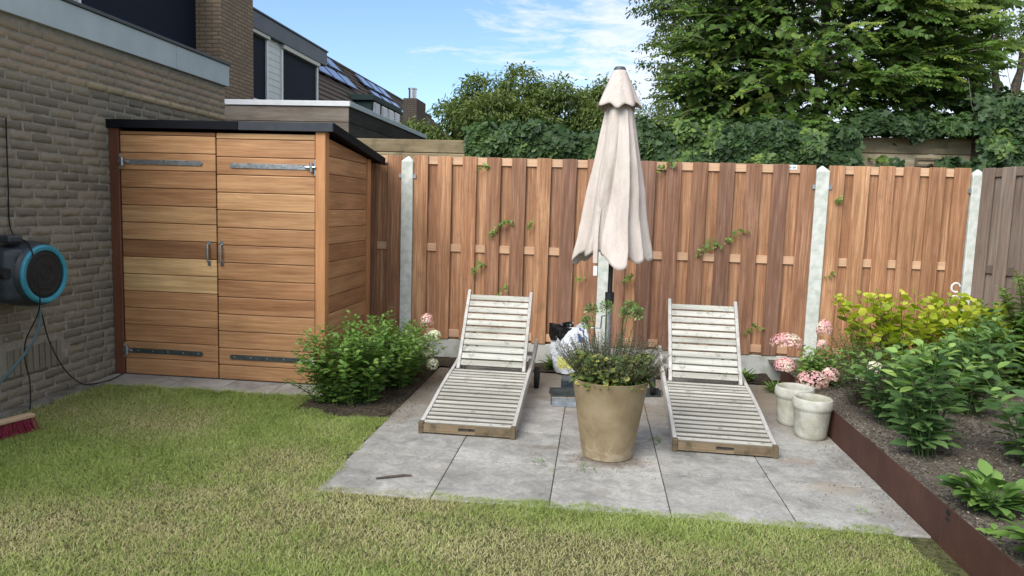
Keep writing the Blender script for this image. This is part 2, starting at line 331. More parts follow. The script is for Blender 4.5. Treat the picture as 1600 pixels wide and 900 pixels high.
F_dark=foliage('blue_green_leaf',(.060,.12,.046),(.125,.225,.07),.3,.5,(.28,.42,.11),.25)
F_mid=foliage('mid_green_leaf',(.07,.145,.032),(.13,.23,.055),.28,.5,(.2,.33,.08),.25)
F_grey=foliage('dusky_leaf',(.05,.065,.038),(.085,.10,.055),.2,.6,(.13,.16,.07))
F_heather=foliage('plum_grey_leaf',(.14,.105,.095),(.12,.15,.065),.2,.7,(.19,.24,.09))
F_potg=foliage('geranium_leaf',(.07,.12,.03),(.16,.22,.055),.3,.5,(.42,.38,.10))
F_pink=foliage('pink_petal',(.66,.30,.34),(.80,.55,.53),.3,.7,(.84,.82,.72),.2)
F_whitef=foliage('cream_petal',(.62,.62,.42),(.78,.76,.64),.3,.7,(.80,.79,.72),.2)
F_pod=foliage('seed_pod',(.14,.21,.06),(.24,.31,.11),.2,.5)

# ------------------------------------------------------------ geometry helpers
class MB:
    def __init__(s): s.v=[]; s.f=[]; s.c=[]; s.m=[]
    def add(s,vs,fs,cv=.5,mi=0):
        b=len(s.v); s.v+= [tuple(p) for p in vs]; s.c+=[cv]*len(vs); s.f+=[tuple(b+i for i in q) for q in fs]; s.m+=[mi]*len(fs); return s
    def box(s,x0,x1,y0,y1,z0,z1,cv=.5,mi=0):
        vs=[(x,y,z) for z in (z0,z1) for y in (y0,y1) for x in (x0,x1)]
        return s.add(vs,[(0,2,3,1),(4,5,7,6),(0,1,5,4),(2,6,7,3),(0,4,6,2),(1,3,7,5)],cv,mi)
    def obox(s,c,ax,ay,az,cv=.5,mi=0):
        c=Vector(c); ax,ay,az=Vector(ax),Vector(ay),Vector(az)
        vs=[c+i*ax+j*ay+k*az for k in (-.5,.5) for j in (-.5,.5) for i in (-.5,.5)]
        return s.add(vs,[(0,2,3,1),(4,5,7,6),(0,1,5,4),(2,6,7,3),(0,4,6,2),(1,3,7,5)],cv,mi)
    def prism(s,pts,h,z=0,cv=.5,mi=0,T=None):
        n=len(pts); vs=[Vector((p[0],p[1],z)) for p in pts]+[Vector((p[0],p[1],z+h)) for p in pts]
        if T: vs=[T(q) for q in vs]
        return s.add(vs,[tuple(range(n))[::-1],tuple(range(n,2*n))]+[(i,(i+1)%n,n+(i+1)%n,n+i) for i in range(n)],cv,mi)
    def tube(s,pts,rad,n=8,cv=.5,mi=0,cap=True):
        pts=[Vector(p) for p in pts]; rad=[rad]*len(pts) if isinstance(rad,(int,float)) else rad
        vs=[]; up=None
        for i,p in enumerate(pts):
            t=(pts[min(i+1,len(pts)-1)]-pts[max(i-1,0)]).normalized()
            a=t.orthogonal().normalized() if up is None else (up-up.dot(t)*t).normalized()
            up=a; b=t.cross(a)
            for k in range(n): vs.append(p+rad[i]*(math.cos(2*PI*k/n)*a+math.sin(2*PI*k/n)*b))
        fs=[(i*n+k,i*n+(k+1)%n,(i+1)*n+(k+1)%n,(i+1)*n+k) for i in range(len(pts)-1) for k in range(n)]
        if cap: fs+=[tuple(range(n))[::-1],tuple(range((len(pts)-1)*n,len(pts)*n))]
        return s.add(vs,fs,cv,mi)
    def lathe(s,prof,c=(0,0,0),n=32,axis=(0,0,1),cv=.5,mi=0,closed=False):
        ax=Vector(axis).normalized(); a=ax.orthogonal().normalized() if abs(ax.z)<.99 else Vector((1,0,0)); b=ax.cross(a); c=Vector(c); vs=[]
        for r,z in prof:
            for k in range(n): vs.append(c+z*ax+r*(math.cos(2*PI*k/n)*a+math.sin(2*PI*k/n)*b))
        m=len(prof); fs=[(i*n+k,i*n+(k+1)%n,(i+1)*n+(k+1)%n,(i+1)*n+k) for i in range(m-1) for k in range(n)]
        if closed: fs+=[tuple(range(n))[::-1],tuple(range((m-1)*n,m*n))]
        return s.add(vs,fs,cv,mi)
    def build(s,name,mats,parent=None,bevel=0,seg=1,smooth=False,loc=None,rot=None):
        me=bpy.data.meshes.new(name); me.from_pydata(s.v,[],s.f); me.update()
        if not isinstance(mats,(list,tuple)): mats=[mats]
        for m in mats: me.materials.append(m)
        if len(mats)>1: me.polygons.foreach_set('material_index',s.m)
        at=me.attributes.new('cv','FLOAT','POINT'); at.data.foreach_set('value',s.c)
        bm=bmesh.new(); bm.from_mesh(me); bmesh.ops.recalc_face_normals(bm,faces=bm.faces); bm.to_mesh(me); bm.free()
        if smooth:
            me.polygons.foreach_set('use_smooth',[True]*len(me.polygons))
            try: me.set_sharp_from_angle(angle=R(38))
            except Exception: pass
        o=bpy.data.objects.new(name,me); COL.objects.link(o)
        if parent: o.parent=parent
        if loc: o.location=loc
        if rot: o.rotation_euler=rot
        if bevel:
            b=o.modifiers.new('bevel','BEVEL'); b.width=bevel; b.segments=seg; b.limit_method='ANGLE'; b.angle_limit=R(40)
        return o
def npmesh(name,V,loops,starts,totals,mat_,parent=None,attrs=None,smooth=False):
    me=bpy.data.meshes.new(name); me.vertices.add(len(V)); me.vertices.foreach_set('co',np.ascontiguousarray(V,dtype=np.float32).ravel())
    me.loops.add(len(loops)); me.loops.foreach_set('vertex_index',np.ascontiguousarray(loops,dtype=np.int32))
    me.polygons.add(len(starts)); me.polygons.foreach_set('loop_start',np.ascontiguousarray(starts,dtype=np.int32))
    try: me.polygons.foreach_set('loop_total',np.ascontiguousarray(totals,dtype=np.int32))
    except Exception: pass
    if smooth: me.polygons.foreach_set('use_smooth',np.ones(len(starts),dtype=bool))
    for k,a in (attrs or {}).items():
        at=me.attributes.new(k,'FLOAT','POINT'); at.data.foreach_set('value',np.ascontiguousarray(a,dtype=np.float32))
    me.update(calc_edges=True); me.validate()
    me.materials.append(mat_); o=bpy.data.objects.new(name,me); COL.objects.link(o)
    if parent: o.parent=parent
    return o
def instmesh(name,Tv,Tf,P,A,B,C,Sx,mat_,parent=None,cv=None,extra=None,smooth=False,Sw=None):
    """template vertices Tv (k,3) placed n times with axes A (tip), B (side), C (normal)"""
    Tv=np.array(Tv,float); n=len(P); k=len(Tv)
    Sw=Sx if Sw is None else Sw
    V=P[:,None,:]+ (Sx[:,None]*Tv[None,:,0])[...,None]*A[:,None,:]+(Sw[:,None]*Tv[None,:,1])[...,None]*B[:,None,:]+(Sx[:,None]*Tv[None,:,2])[...,None]*C[:,None,:]
    V=V.reshape(-1,3); tot=np.array([len(f) for f in Tf]); base=np.concatenate([np.array(f) for f in Tf])
    loops=(base[None,:]+(np.arange(n)*k)[:,None]).ravel(); totals=np.tile(tot,n); starts=np.concatenate([[0],np.cumsum(totals)[:-1]])
    at={'cv':np.repeat(cv if cv is not None else np.full(n,.5),k)}
    if extra:
        for q,a in extra.items(): at[q]=np.repeat(a,k)
    return npmesh(name,V,loops,starts,totals,mat_,parent,at,smooth)
def nrm(a): return a/np.maximum(np.linalg.norm(a,axis=-1,keepdims=True),1e-9)
# leaf templates: x towards the tip
LEAF=([(0,0,0),(.32,.26,.05),(.70,.20,.02),(1,0,-.10),(.70,-.20,.02),(.32,-.26,.05)],[(0,3,2,1),(0,5,4,3)])
LANCE=([(0,0,0),(.3,.15,.04),(.68,.12,.0),(1,0,-.14),(.68,-.12,.0),(.3,-.15,.04)],[(0,3,2,1),(0,5,4,3)])
ROUND=([(0,0,0),(.14,.30,.05),(.48,.46,.07),(.84,.30,.02),(1,0,-.05),(.84,-.30,.02),(.48,-.46,.07),(.14,-.30,.05)],[(0,4,3,2,1),(0,7,6,5,4)])
IVY=([(0,0,0),(-.10,.28,.03),(.22,.50,.0),(.42,.24,.05),(.68,.30,.0),(1,0,-.08),(.68,-.30,.0),(.42,-.24,.05),(.22,-.50,.0),(-.10,-.28,.03)],[(0,3,2,1),(0,5,4,3),(0,9,8,7),(0,7,6,5)])
BIG=([(0,0,0),(.22,.24,.06),(.5,.29,.05),(.8,.15,-.03),(1,0,-.16),(.8,-.15,-.03),(.5,-.29,.05),(.22,-.24,.06),(.5,0,-.0),(.8,0,-.07)],[(0,8,2,1),(8,9,3,2),(9,4,3),(0,7,6,8),(8,6,5,9),(9,5,4)])
PETAL=([(0,0,0),(.5,.38,.05),(1,0,0),(.5,-.38,.05)],[(0,1,2,3)])
def leaves(name,P,D,Nn,S_,tm,mat_,parent,cv=None,w=1.):
    P=np.asarray(P,float); D=nrm(np.asarray(D,float)); Nn=np.asarray(Nn,float); B=nrm(np.cross(Nn,D)); C=np.cross(D,B)
    return instmesh(name,tm[0],tm[1],P,D,B,C,np.asarray(S_,float),mat_,parent,cv if cv is not None else rng.random(len(P)),Sw=np.asarray(S_,float)*w)
def vnoise(x,y,sc,seed=0):
    r=np.random.default_rng(seed).random((64,64)); x=x*sc+100; y=y*sc+100; xi=np.floor(x).astype(int); yi=np.floor(y).astype(int); fx=x-xi; fy=y-yi
    fx=fx*fx*(3-2*fx); fy=fy*fy*(3-2*fy); g=lambda a,b: r[a%64,b%64]
    return (g(xi,yi)*(1-fx)+g(xi+1,yi)*fx)*(1-fy)+(g(xi,yi+1)*(1-fx)+g(xi+1,yi+1)*fx)*fy
def grid(name,x0,x1,y0,y1,nx,ny,zf,m,parent=None,inside=None,smooth=True):
    X,Yv=np.meshgrid(np.linspace(x0,x1,nx),np.linspace(y0,y1,ny)); Z=zf(X,Yv)
    V=np.stack([X.ravel(),Yv.ravel(),Z.ravel()],1); i=np.arange(nx-1); j=np.arange(ny-1); I,J=np.meshgrid(i,j); b=(J*nx+I).ravel()
    q=np.stack([b,b+1,b+1+nx,b+nx],1)
    if inside is not None:
        cxy=V[q].mean(1); q=q[inside(cxy[:,0],cxy[:,1])]
    return npmesh(name,V,q.ravel(),np.arange(len(q))*4,np.full(len(q),4),m,parent,{'cv':np.full(len(V),.5)},smooth)

# ============================================================ SETTING
grid('ground',-150,150,-100,200,30,30,lambda x,y:x*0-.06,M_turf); tag(bpy.data.objects['ground'],kind='structure')
SLAB=.613; X0=-1.405; Y0=3.56
def patch(x,y): # dryness of the lawn
    d=.10+.7*np.maximum(0,vnoise(x,y,1.1,3)-.50)*2+.6*np.maximum(0,vnoise(x,y,5,5)-.62)
    for cx_,cy,rx,ry,a in ((-1.75,3.95,.42,.26,.8),(-1.3,3.35,.6,.28,.7),(-2.1,3.35,.45,.3,.45),(-.3,3.1,.8,.22,.6),(.7,3.05,.6,.25,.55),(-2.6,2.9,.5,.3,.5),(-.9,3.5,.4,.1,.5),(1.2,3.35,.35,.18,.6),(-1.1,2.9,.6,.2,.35),(-1.7,4.5,.25,.2,.3),(-.1,2.75,.6,.2,.3)):
        d=d+a*np.exp(-((x-cx_)/rx)**2-((y-cy)/ry)**2)*(.55+.9*vnoise(x,y,9,8))
    return np.clip(d,0,.95)
grid('lawn',-4.0,1.66,.8,5.31,90,80,lambda x,y:.006*vnoise(x,y,5,1)-.012,M_turf,inside=lambda x,y:(y<3.62)|(x<-1.40)); tag(bpy.data.objects['lawn'],kind='structure')
def lawn_ok(x,y):
    e1=.09*(vnoise(x,y,9,21)-.4)+.03*(vnoise(x,y,30,21)-.5); e2=.09*(vnoise(x,y,9,22)-.4)+.03*(vnoise(x,y,30,22)-.5)
    ok=(x>-3.84+e1)&(x<1.63-.12*np.clip(y-2.6,0,1)-.02+e2)&(y>1.0)&(y<5.30+e2)
    inpatio=(y>3.60+e2)&(x>-1.40+e1)
    inbed=(x>-2.12+.12*(vnoise(x,y,5,23)-.5))&(y>4.93+.25*(vnoise(x,y,4,24)-.5))
    return ok&~inpatio&~inbed
def grass():
    n=760000; x=rng.uniform(-3.9,1.65,n); y=1.3+rng.random(n)**.9*4.05
    k=lawn_ok(x,y)&(rng.random(n)<np.clip(.45+(y-1.5)*.6,.3,1)); x=x[k]; y=y[k]
    dry=patch(x,y); thin=rng.random(len(x))<(1-.45*np.clip(dry,0,1)); x=x[thin]; y=y[thin]; dry=dry[thin]; n=len(x)
    isdry=(rng.random(n)<dry*.95).astype(float); tuft=vnoise(x,y,7,31)*vnoise(x,y,2.2,32)
    edge=np.clip(1-np.minimum(np.abs(x+3.82),np.abs(y-5.28))/.10,0,1)
    h=(.011+.014*tuft+.014*rng.random(n))*(1-.35*isdry)+.028*edge*rng.random(n)
    ang=rng.uniform(0,2*PI,n); lean=.35+rng.random(n)**.7*(.95+.4*isdry); lx=np.cos(ang)*lean; ly=np.sin(ang)*lean
    wd=rng.uniform(.0008,.0016,n); h=h*np.where(rng.random(n)<.07,1.6,1.); fa=rng.uniform(0,PI,n); wx=np.cos(fa)*wd; wy=np.sin(fa)*wd
    z0=np.full(n,-.008); V=np.empty((n,5,3))
    V[:,0]=np.stack([x-wx,y-wy,z0],1); V[:,1]=np.stack([x+wx,y+wy,z0],1)
    mx=x+lx*h*.45; my=y+ly*h*.45; mz=z0+h*.62
    V[:,2]=np.stack([mx+wx*.8,my+wy*.8,mz],1); V[:,3]=np.stack([mx-wx*.8,my-wy*.8,mz],1)
    V[:,4]=np.stack([x+lx*h*1.25,y+ly*h*1.25,z0+h*(1-.25*lean)],1)
    b=np.arange(n)*5; loops=np.stack([b,b+1,b+2,b+3,b+3,b+2,b+4],1).ravel(); totals=np.tile([4,3],n); starts=np.concatenate([[0],np.cumsum(totals)[:-1]])
    cv=np.clip(.12+.5*rng.random(n)+.55*vnoise(x,y,1.7,41)*vnoise(x,y,6,42),0,1)
    o=npmesh('grass',V.reshape(-1,3),loops,starts,totals,M_grass,None,{'cv':np.repeat(cv,5),'dry':np.repeat(isdry*.85+.1*dry,5)})
    tag(o,'short mown lawn with straw coloured dry patches','grass',kind='stuff')
grass()
# patio
m=MB()
for i in range(5):
    for j in range(5):
        x0=X0+i*SLAB; y0=Y0+j*SLAB; g=.003; dz=random.uniform(-.0015,.0015)
        m.box(x0+g,x0+SLAB-g,y0+g,min(y0+SLAB,6.62)-g,-.04,.0+dz,random.random())
o=m.build('patio',M_slab,bevel=.0015); tag(o,kind='structure')
o=MB().box(X0+.003,1.658,3.57,6.61,-.055,-.004).build('patio_joint_sand',M_joint); tag(o,kind='structure')
m=MB()
for i in range(4):
    m.box(-3.78+i*.43-(.21 if i==0 else 0),-3.78+(i+1)*.43-.004,5.31,5.84,-.04,.006+random.uniform(-.001,.001),random.random())
m.box(-3.78+4*.43,-2.06,5.31,5.84,-.04,.006,.5)
o=m.build('shed_paving',M_slab2,bevel=.0015); tag(o,kind='structure')
m=MB()
for j in range(7): m.box(-4.0,-3.87,1.2+j*.6,1.2+(j+1)*.6-.01-(.09 if j==6 else 0),-.05,.012,random.random())
o=m.build('wall_kerb_strip',M_kerb,bevel=.004); tag(o,kind='structure')
def soilz(a,sc=6): return lambda x,y: a+.02*vnoise(x,y,sc,51)+.012*vnoise(x,y,19,52)+.006*vnoise(x,y,55,53)
grid('fence_bed_soil',-2.1,1.66,6.60,7.08,110,30,soilz(-.012),M_soild); tag(bpy.data.objects['fence_bed_soil'],kind='structure')
grid('shrub_bed_soil',-2.12,-1.36,4.78,6.64,50,100,lambda x,y: soilz(-.014)(x,y)-.05*np.clip((x+1.44)/.08,0,1)-.03*np.clip((5.0-y)/.2,0,1),M_soild); tag(bpy.data.objects['shrub_bed_soil'],kind='structure')
def bedz(x,y): return soilz(.135,3)(x,y)+.03*np.clip((x-1.8),0,1)-.0*y
grid('garden_bed_soil',1.668,4.1,1.2,7.08,200,360,bedz,M_soil); tag(bpy.data.objects['garden_bed_soil'],kind='structure')
grid('far_garden',-3.2,9,7.35,16,30,30,lambda x,y:x*0+.0,M_turf); tag(bpy.data.objects['far_garden'],kind='structure')
# mulch chips and crumbs
def chips(name,P,s0,s1,m_,label,cat,cv=None):
    n=len(P); A=nrm(rng.normal(size=(n,3))*[1,1,.35]); B=nrm(np.cross(A,rng.normal(size=(n,3)))); C=np.cross(A,B); s=rng.uniform(s0,s1,n)
    T=([(0,0,0),(.5,.22,0),(1,0,0),(.5,-.2,.0),(.5,0,.28),(.45,0,-.2)],[(0,1,4),(1,2,4),(2,3,4),(3,0,4),(1,0,5),(2,1,5),(3,2,5),(0,3,5)])
    o=instmesh(name,T[0],T[1],P,A,B,C,s,m_,None,cv if cv is not None else rng.random(n)); tag(o,label,cat,kind='stuff')
def mulchm():
    m,nt=mat('bark_chip'); a=N(nt,'ShaderNodeAttribute',attribute_name='cv'); r=ramp(nt,a.outputs['Fac'],[(0,(.045,.034,.026)),(.5,(.12,.09,.065)),(.9,(.22,.18,.13)),(1,(.42,.38,.30))]); out(nt,r.outputs[0],.9); return m
M_chip=mulchm()
n=26000; x=rng.uniform(1.68,3.6,n); y=rng.uniform(2.2,7.0,n); k=rng.random(n)<.35+.65*vnoise(x,y,3,61); x=x[k];y=y[k]
chips('mulch',np.stack([x,y,bedz(x,y)+.002],1),.006,.024,M_chip,'bark chips and crumbs scattered over the raised bed','mulch')
xs=[];ys=[]
for (a,b,c,d,q) in ((-1.41,-1.25,4.7,6.6,420),(1.52,1.66,3.3,5.3,300),(-1.3,1.6,6.3,6.65,800),(-2.1,-1.36,4.85,6.6,2200),(-1.4,1.66,6.6,7.05,2600),(1.1,1.6,3.9,4.7,60),(-.1,.4,4.05,4.4,160)):
    u_=rng.random(q); xs.append(rng.uniform(a,b,q)); ys.append(rng.uniform(c,d,q))
for i in range(1,5):
    q=60; xs.append(X0+i*SLAB+rng.normal(0,.006,q)); ys.append(rng.uniform(3.6,6.5,q))
for j in range(1,5):
    q=60; ys.append(Y0+j*SLAB+rng.normal(0,.006,q)); xs.append(rng.uniform(-1.4,1.6,q))
x=np.concatenate(xs); y=np.concatenate(ys)
chips('soil_crumbs',np.stack([x,y,np.where((y>6.6)|(x<-1.41),.012,.003)],1),.003,.012,M_chip,'crumbs of soil and dead leaf spilt along the slab edges','debris')
n=130; x=rng.uniform(1.68,2.6,n); y=rng.uniform(2.4,5.0,n)
m_peb=simple('pale_pebble',(.50,.47,.40),.8,0,.2,40,.1)
chips('pebbles',np.stack([x,y,bedz(x,y)+.006],1),.006,.018,m_peb,'small pale stones strewn on the raised bed soil','pebbles')

# ------------------------------------------------------------ extension wall with laid bricks
ext=thing('brick_extension','flat roofed brick extension with pale grey fascia beside the cedar shed','building',(-4,4.5,0))
def wall_bricks():
    rh=.0665; bl=.222; rows=int(2.72/rh); Vs=[];Fs=[];cvs=[]; off=0
    U,Vv=np.meshgrid([0,.022,.2,.4,.6,.8,.978,1],[0,.08,.5,.92,1]); us=U.ravel(); vs_=Vv.ravel()
    ring=((us<.01)|(us>.99)|(vs_<.01)|(vs_>.99))
    q=[]
    for j in range(4):
        for i in range(7): b=j*8+i; q.append((b,b+1,b+9,b+8))
    q=np.array(q); P=[];C=[];n=0
    for r in range(rows):
        z0=r*rh; up=z0>2.32-.0
        sh=(r%2)*bl*.5+rng.uniform(-.02,.02)
        y=-1.4-4.5+4.5-sh
        y=1.1-sh
        while y<7.56:
            ln=bl*(rng.uniform(.9,1.08) if not up else 1); y1=min(y+ln,7.56)
            yy0=max(y,1.1)
            if y1-yy0>.04:
                vent=(4.5<.5*(yy0+y1)<5.02) and (.21<z0<.42)
                g=.013 if up else rng.uniform(.012,.022); gz=.011 if up else rng.uniform(.009,.015)
                if not vent:
                    a0,a1=yy0+g/2,y1-g/2; b0,b1=z0+gz/2,z0+rh-gz/2
                    yy=a0+us*(a1-a0); zz_=b0+vs_*(b1-b0); dep=(.0045 if up else rng.uniform(.002,.0065))
                    if 2.32<z0<2.39 and y>5.3: dep+=.012
                    j=.001 if up else .0026
                    yy=yy+rng.normal(0,j,40); zz_=zz_+rng.normal(0,j,40)
                    xx=np.where(ring,-.002,dep+rng.normal(0,.001 if up else .0014,40))
                    pass
                    P.append(np.stack([xx,yy-4.5,zz_],1)); Fs.append(q+n*40); n+=1
                    c=rng.uniform(0,.42) if not up else rng.choice([.5,.55,.62,.75,.8],p=[.3,.25,.2,.15,.1])+rng.uniform(-.05,.05)
                    if 2.32<z0<2.39 and y>5.3: c=.93
                    C.append(np.full(40,c))
            y=y1
    V=np.concatenate(P); F=np.concatenate(Fs); cv=np.concatenate(C)
    npmesh('brickwork',V,F.ravel(),np.arange(len(F))*4,np.full(len(F),4),M_wbrick,ext,{'cv':cv},True)
wall_bricks()
m=MB(); m.box(-4.5,0,-3.4,3.05,-.1,2.70); m.build('wall',M_mortar,ext)
m=MB()
for i in range(9):
    m.box(-.01,.012,.02+i*.058,.02+i*.058+.044,.225,.415,random.uniform(.1,.35))
m.build('air_brick',M_wbrick,ext,bevel=.003)
m=MB()
for a,b in ((-3.4,-.9),(-.897,2.1),(2.103,3.09)): m.box(-.02,.035,a,b,2.70,2.915)
m.box(-4.5,-.02,3.075,3.09,2.70,2.915)
m.build('fascia',M_fascia,ext,bevel=.002)
MB().box(-4.5,.05,-3.4,3.105,2.918,2.945).build('roof',M_grey,ext,bevel=.003)
# ------------------------------------------------------------ row house with chimney, screens and dormer
ho=thing('brick_row_house','dark fronted row house with tan brick chimney behind the extension','house',(-6.5,11,0))
MB().box(-6,0,-8,5.6,0,4.92).box(-6,0,-8,-2.5,4.92,5.9).build('wall',M_chim2,ho)
def win(parent,y0,y1,z0,z1,name='sun_screen',fr=.05,x=0,m_=None,frame=True,cas=True):
    s=MB().box(x+.02,x+.035,y0+fr,y1-fr,z0,z1).build(name,m_ or M_navy,parent)
    f=MB().box(x+.0,x+.07,y0,y0+fr,z0,z1).box(x,x+.07,y1-fr,y1,z0,z1).box(x,x+.07,y0+fr,y1-fr,z0-fr,z0); f.build('frame',M_white,s,bevel=.004)
    if cas: MB().box(x,x+.12,y0,y1,z1,z1+.10).build('casing',M_cream,s,bevel=.01)
    return s
win(ho,-2.4,.50,3.0,5.1); win(ho,1.6,2.84,3.4,4.57,fr=.06); win(ho,3.45,5.4,3.2,4.55,fr=.07)
m=MB()
for i in range(11): m.obox((.03,3.14,3.32+i*.125),(.02,0,.004),(0,.62,0),(-.006,0,.122))
m.build('siding',M_siding,ho)
MB().box(-3,.14,1.2,5.75,4.64,4.95).box(-3,.165,1.2,5.78,4.952,4.985).build('dormer_fascia',M_slate,ho,bevel=.004)
MB().box(.01,.45,.32,1.43,0,9.0).build('chimney',M_chim,ho)
# pitched roof beyond
def slope(parent,y0,y1,name='roof'):
    m=MB(); P=[(-.05,3.2),(-3.5,6.7),(-7,3.2)]
    nrow=16
    for i in range(nrow): # tile courses
        t0,t1=i/nrow,(i+1)/nrow; xa=-.05-3.45*t0; xb=-.05-3.45*t1; za=3.2+3.5*t0; zb=3.2+3.5*t1
        m.add([(xa+.03,y0,za+.03),(xa+.03,y1,za+.03),(xb,y1,zb),(xb,y0,zb),(xa+.03,y0,za-.02),(xa+.03,y1,za-.02)],[(0,1,2,3),(4,5,1,0)])
    m.add([(-3.5,y0,6.7),(-3.5,y1,6.7),(-7,y1,3.2),(-7,y0,3.2)],[(0,1,2,3)])
    m.add([(-.05,y0,3.2),(-3.5,y0,6.7),(-7,y0,3.2)],[(0,1,2)]); m.add([(-.05,y1,3.2),(-3.5,y1,6.7),(-7,y1,3.2)],[(0,2,1)])
    m.tube([(-3.5,y0,6.72),(-3.5,y1,6.72)],.09,8)
    return m.build(name,M_tile,parent)
h2=thing('gabled_row_house','tiled row house with solar panels and small dark green dormer','house',(-6.5,24,0))
MB().box(-6.9,0,-7.2,3.3,0,3.2).build('wall',M_chim2,h2); slope(h2,-7.2,3.3)
def panels(parent,ys,cols=1):
    for y in ys:
        m=MB(); s=.7071
        for k in range(2):
            c=Vector((-.05-3.45*(.70+.175*k)-.0,y,3.2+3.5*(.70+.175*k)))+Vector((s,0,s))*.13
            m.obox(c,(-.42,0,.42),(0,1.02,0),(.03,0,.03))
        p=m.build('solar_panel',M_panel,parent)
        b=MB().obox(Vector((-.05-3.45*.78,y+.62,3.2+3.5*.78))+Vector((s,0,s))*.10,(-.9,0,.9),(0,.07,0),(.03,0,.03)).build('mounting_rail',M_black,p)
panels(h2,(-6.2,-4.95,-3.7,-2.45,-1.2,.05,1.3))
d=MB().box(-3,-1.05,-.1,6.2-2.9,3.3,4.9).box(-3.1,-.95,-.2,3.3,4.9,5.09).build('dormer',M_dgreen,h2,bevel=.01)
for y in (.05,.95,1.75,2.55):
    f=MB().box(-1.05,-1.0,y,y+.65,4.45,4.88).build('window',M_white,h2,bevel=.005); MB().box(-1.0,-.99,y+.07,y+.58,4.51,4.82).build('pane',M_glass,f)
MB().box(.05,.5,-.2,1.05,0,4.98).build('chimney',M_chim2,h2)
MB().lathe([(.13,0),(.13,.32),(.15,.33),(.15,.37),(.11,.37),(.11,0)],(.27,.15,4.98),20).build('flue',M_steel,h2,smooth=True)
h3=thing('end_row_house','farthest row house, only its tiled ridge showing past the brick flue','house',(-6.5,35,0))
MB().box(-6.9,0,-7.6,8,0,3.2).build('wall',M_chim2,h3); slope(h3,-7.6,8); panels(h3,(-6,-4.6,-3.2))
# ------------------------------------------------------------ clad garage
ga=thing('timber_clad_garage','flat roofed garage clad in grey boards behind the shed roof','garage',(-3.24,9.3,0))
MB().box(-3.4,-.02,.02,4.3,0,2.74).build('wall',M_felt,ga)
m=MB(); 
for i in range(14):
    z=2.735-(i+1)*.195; m.box(-3.4,0,-.0,.02,z+.006,z+.195,random.random())
m.build('front_cladding',M_clad,ga,bevel=.003)
m=MB()
for i in range(14):
    z=2.735-(i+1)*.195; m.box(-.02,.002,.022,4.3,z+.006,z+.195,random.random())
m.build('side_cladding',M_clady,ga,bevel=.003)
MB().box(-3.42,.02,-.02,.03,2.742,2.81).build('front_trim',M_white,ga,bevel=.004); MB().box(-.03,.022,.033,4.32,2.742,2.81).build('side_trim',M_fascia,ga,bevel=.004)
MB().box(-3.4,-.03,.032,4.3,2.742,2.80).build('roof',M_felt,ga)

# ------------------------------------------------------------ cedar shed
sh=thing('garden_shed','lean-to cedar shed with double doors, strap hinges and black roof','shed',(-3.07,5.68,0))
def shedz(y): return 2.06-.125*(y)   # roof underside
tonesL=[.35,.62,.55,.42,.38,.75,.72,.22,.92,.95,.5,.48,.42,.55,.5]; tonesR=[.8,.45,.38,.62,.72,.66,.45,.5,.48,.35,.3,.52,.5,.58,.55]
def door(x0,x1,tones,ph,name='door'):
    m=MB(); z=2.035; h=ph
    k=0
    while z>.02:
        z1=z; z0=max(z-h,.012); h=.1425
        m.box(x0,x1,-.022,0,z0+.0022,z1-.0022,tones[k%len(tones)]); z=z0; k+=1
    # tongue behind the joints
    m.box(x0+.004,x1-.004,-.004,.015,.02,2.03,.05)
    return m.build(name,M_shed,sh,bevel=.0055,seg=2)
dl=door(-.835,-.012,tonesL,.032); dr=door(-.002,.825,tonesR,.05)
def hinge(parent,x0,x1,z,side,dark):
    mm=M_dzinc if dark else M_zinc
    m=MB(); xa,xb=min(x0,x1),max(x0,x1)
    m.obox(((x0+x1)/2,-.027,z),(xb-xa,0,0),(0,.005,0),(0,0,.04))
    m.tube([(x0,-.0248,z),(x0,-.0293,z)],.02,12)
    e=x1+side*.02; b=m; n0=len(b.f); b.tube([(e+side*.0,-.04,z-.035),(e,-.04,z+.035)],.014,12,.5,1); b.tube([(x1-side*.03,-.038,z),(e,-.038,z)],.011,8,.5,1)
    b.obox((e+side*.035,-.026,z),(.03,0,0),(0,.006,0),(0,0,.13),.5,1); b.tube([(e,-.04,z),(e+side*.035,-.036,z)],.012,8,.5,1)
    for dz in (-.045,.045): b.tube([(e+side*.035,-.026,z+dz),(e+side*.035,-.033,z+dz)],.008,6,.5,1)
    for q in range(5):
        xx=x0+(x1-x0)*(.03+q*.215); b.lathe([(.0065,0),(.0055,.003),(.002,.0045)],(xx,-.0295,z),8,(0,-1,0),.5,1)
    m.build('strap_hinge',[mm,M_zinc],parent,bevel=.001,smooth=True)
hinge(dl,-.14,-.79,1.785,-1,False); hinge(dl,-.16,-.79,.215,-1,True)
hinge(dr,.13,.78,1.775,1,False); hinge(dr,.115,.78,.205,1,True)
def handle(parent,x):
    m=MB(); z=1.06
    for s in (-1,1): m.box(x-.013,x+.013,-.026,-.0225,z+s*.085-.018,z+s*.085+.018); m.tube([(x,-.024,z+s*.07),(x,-.05,z+s*.068)],.007,8)
    m.tube([(x,-.05,z-.075),(x,-.053,z),(x,-.05,z+.075)],[.008,.0105,.008],10); m.build('door_handle',M_zinc,parent,bevel=.001,smooth=True)
handle(dl,-.075); handle(dr,.035)
MB().box(-.925,-.842,-.035,.05,.012,2.06,.05).build('post',M_shedz,sh,bevel=.004)
MB().box(.832,.915,-.035,.05,.012,2.06,.85).build('post',M_shedz,sh,bevel=.004)
MB().box(.86,.925,1.03,1.12,.0,1.92,.75).build('post',M_shedz,sh,bevel=.004)
MB().box(-.92,-.84,1.03,1.12,.0,1.92,.3).build('post',M_shedz,sh,bevel=.004)
m=MB(); z=.02; k=0
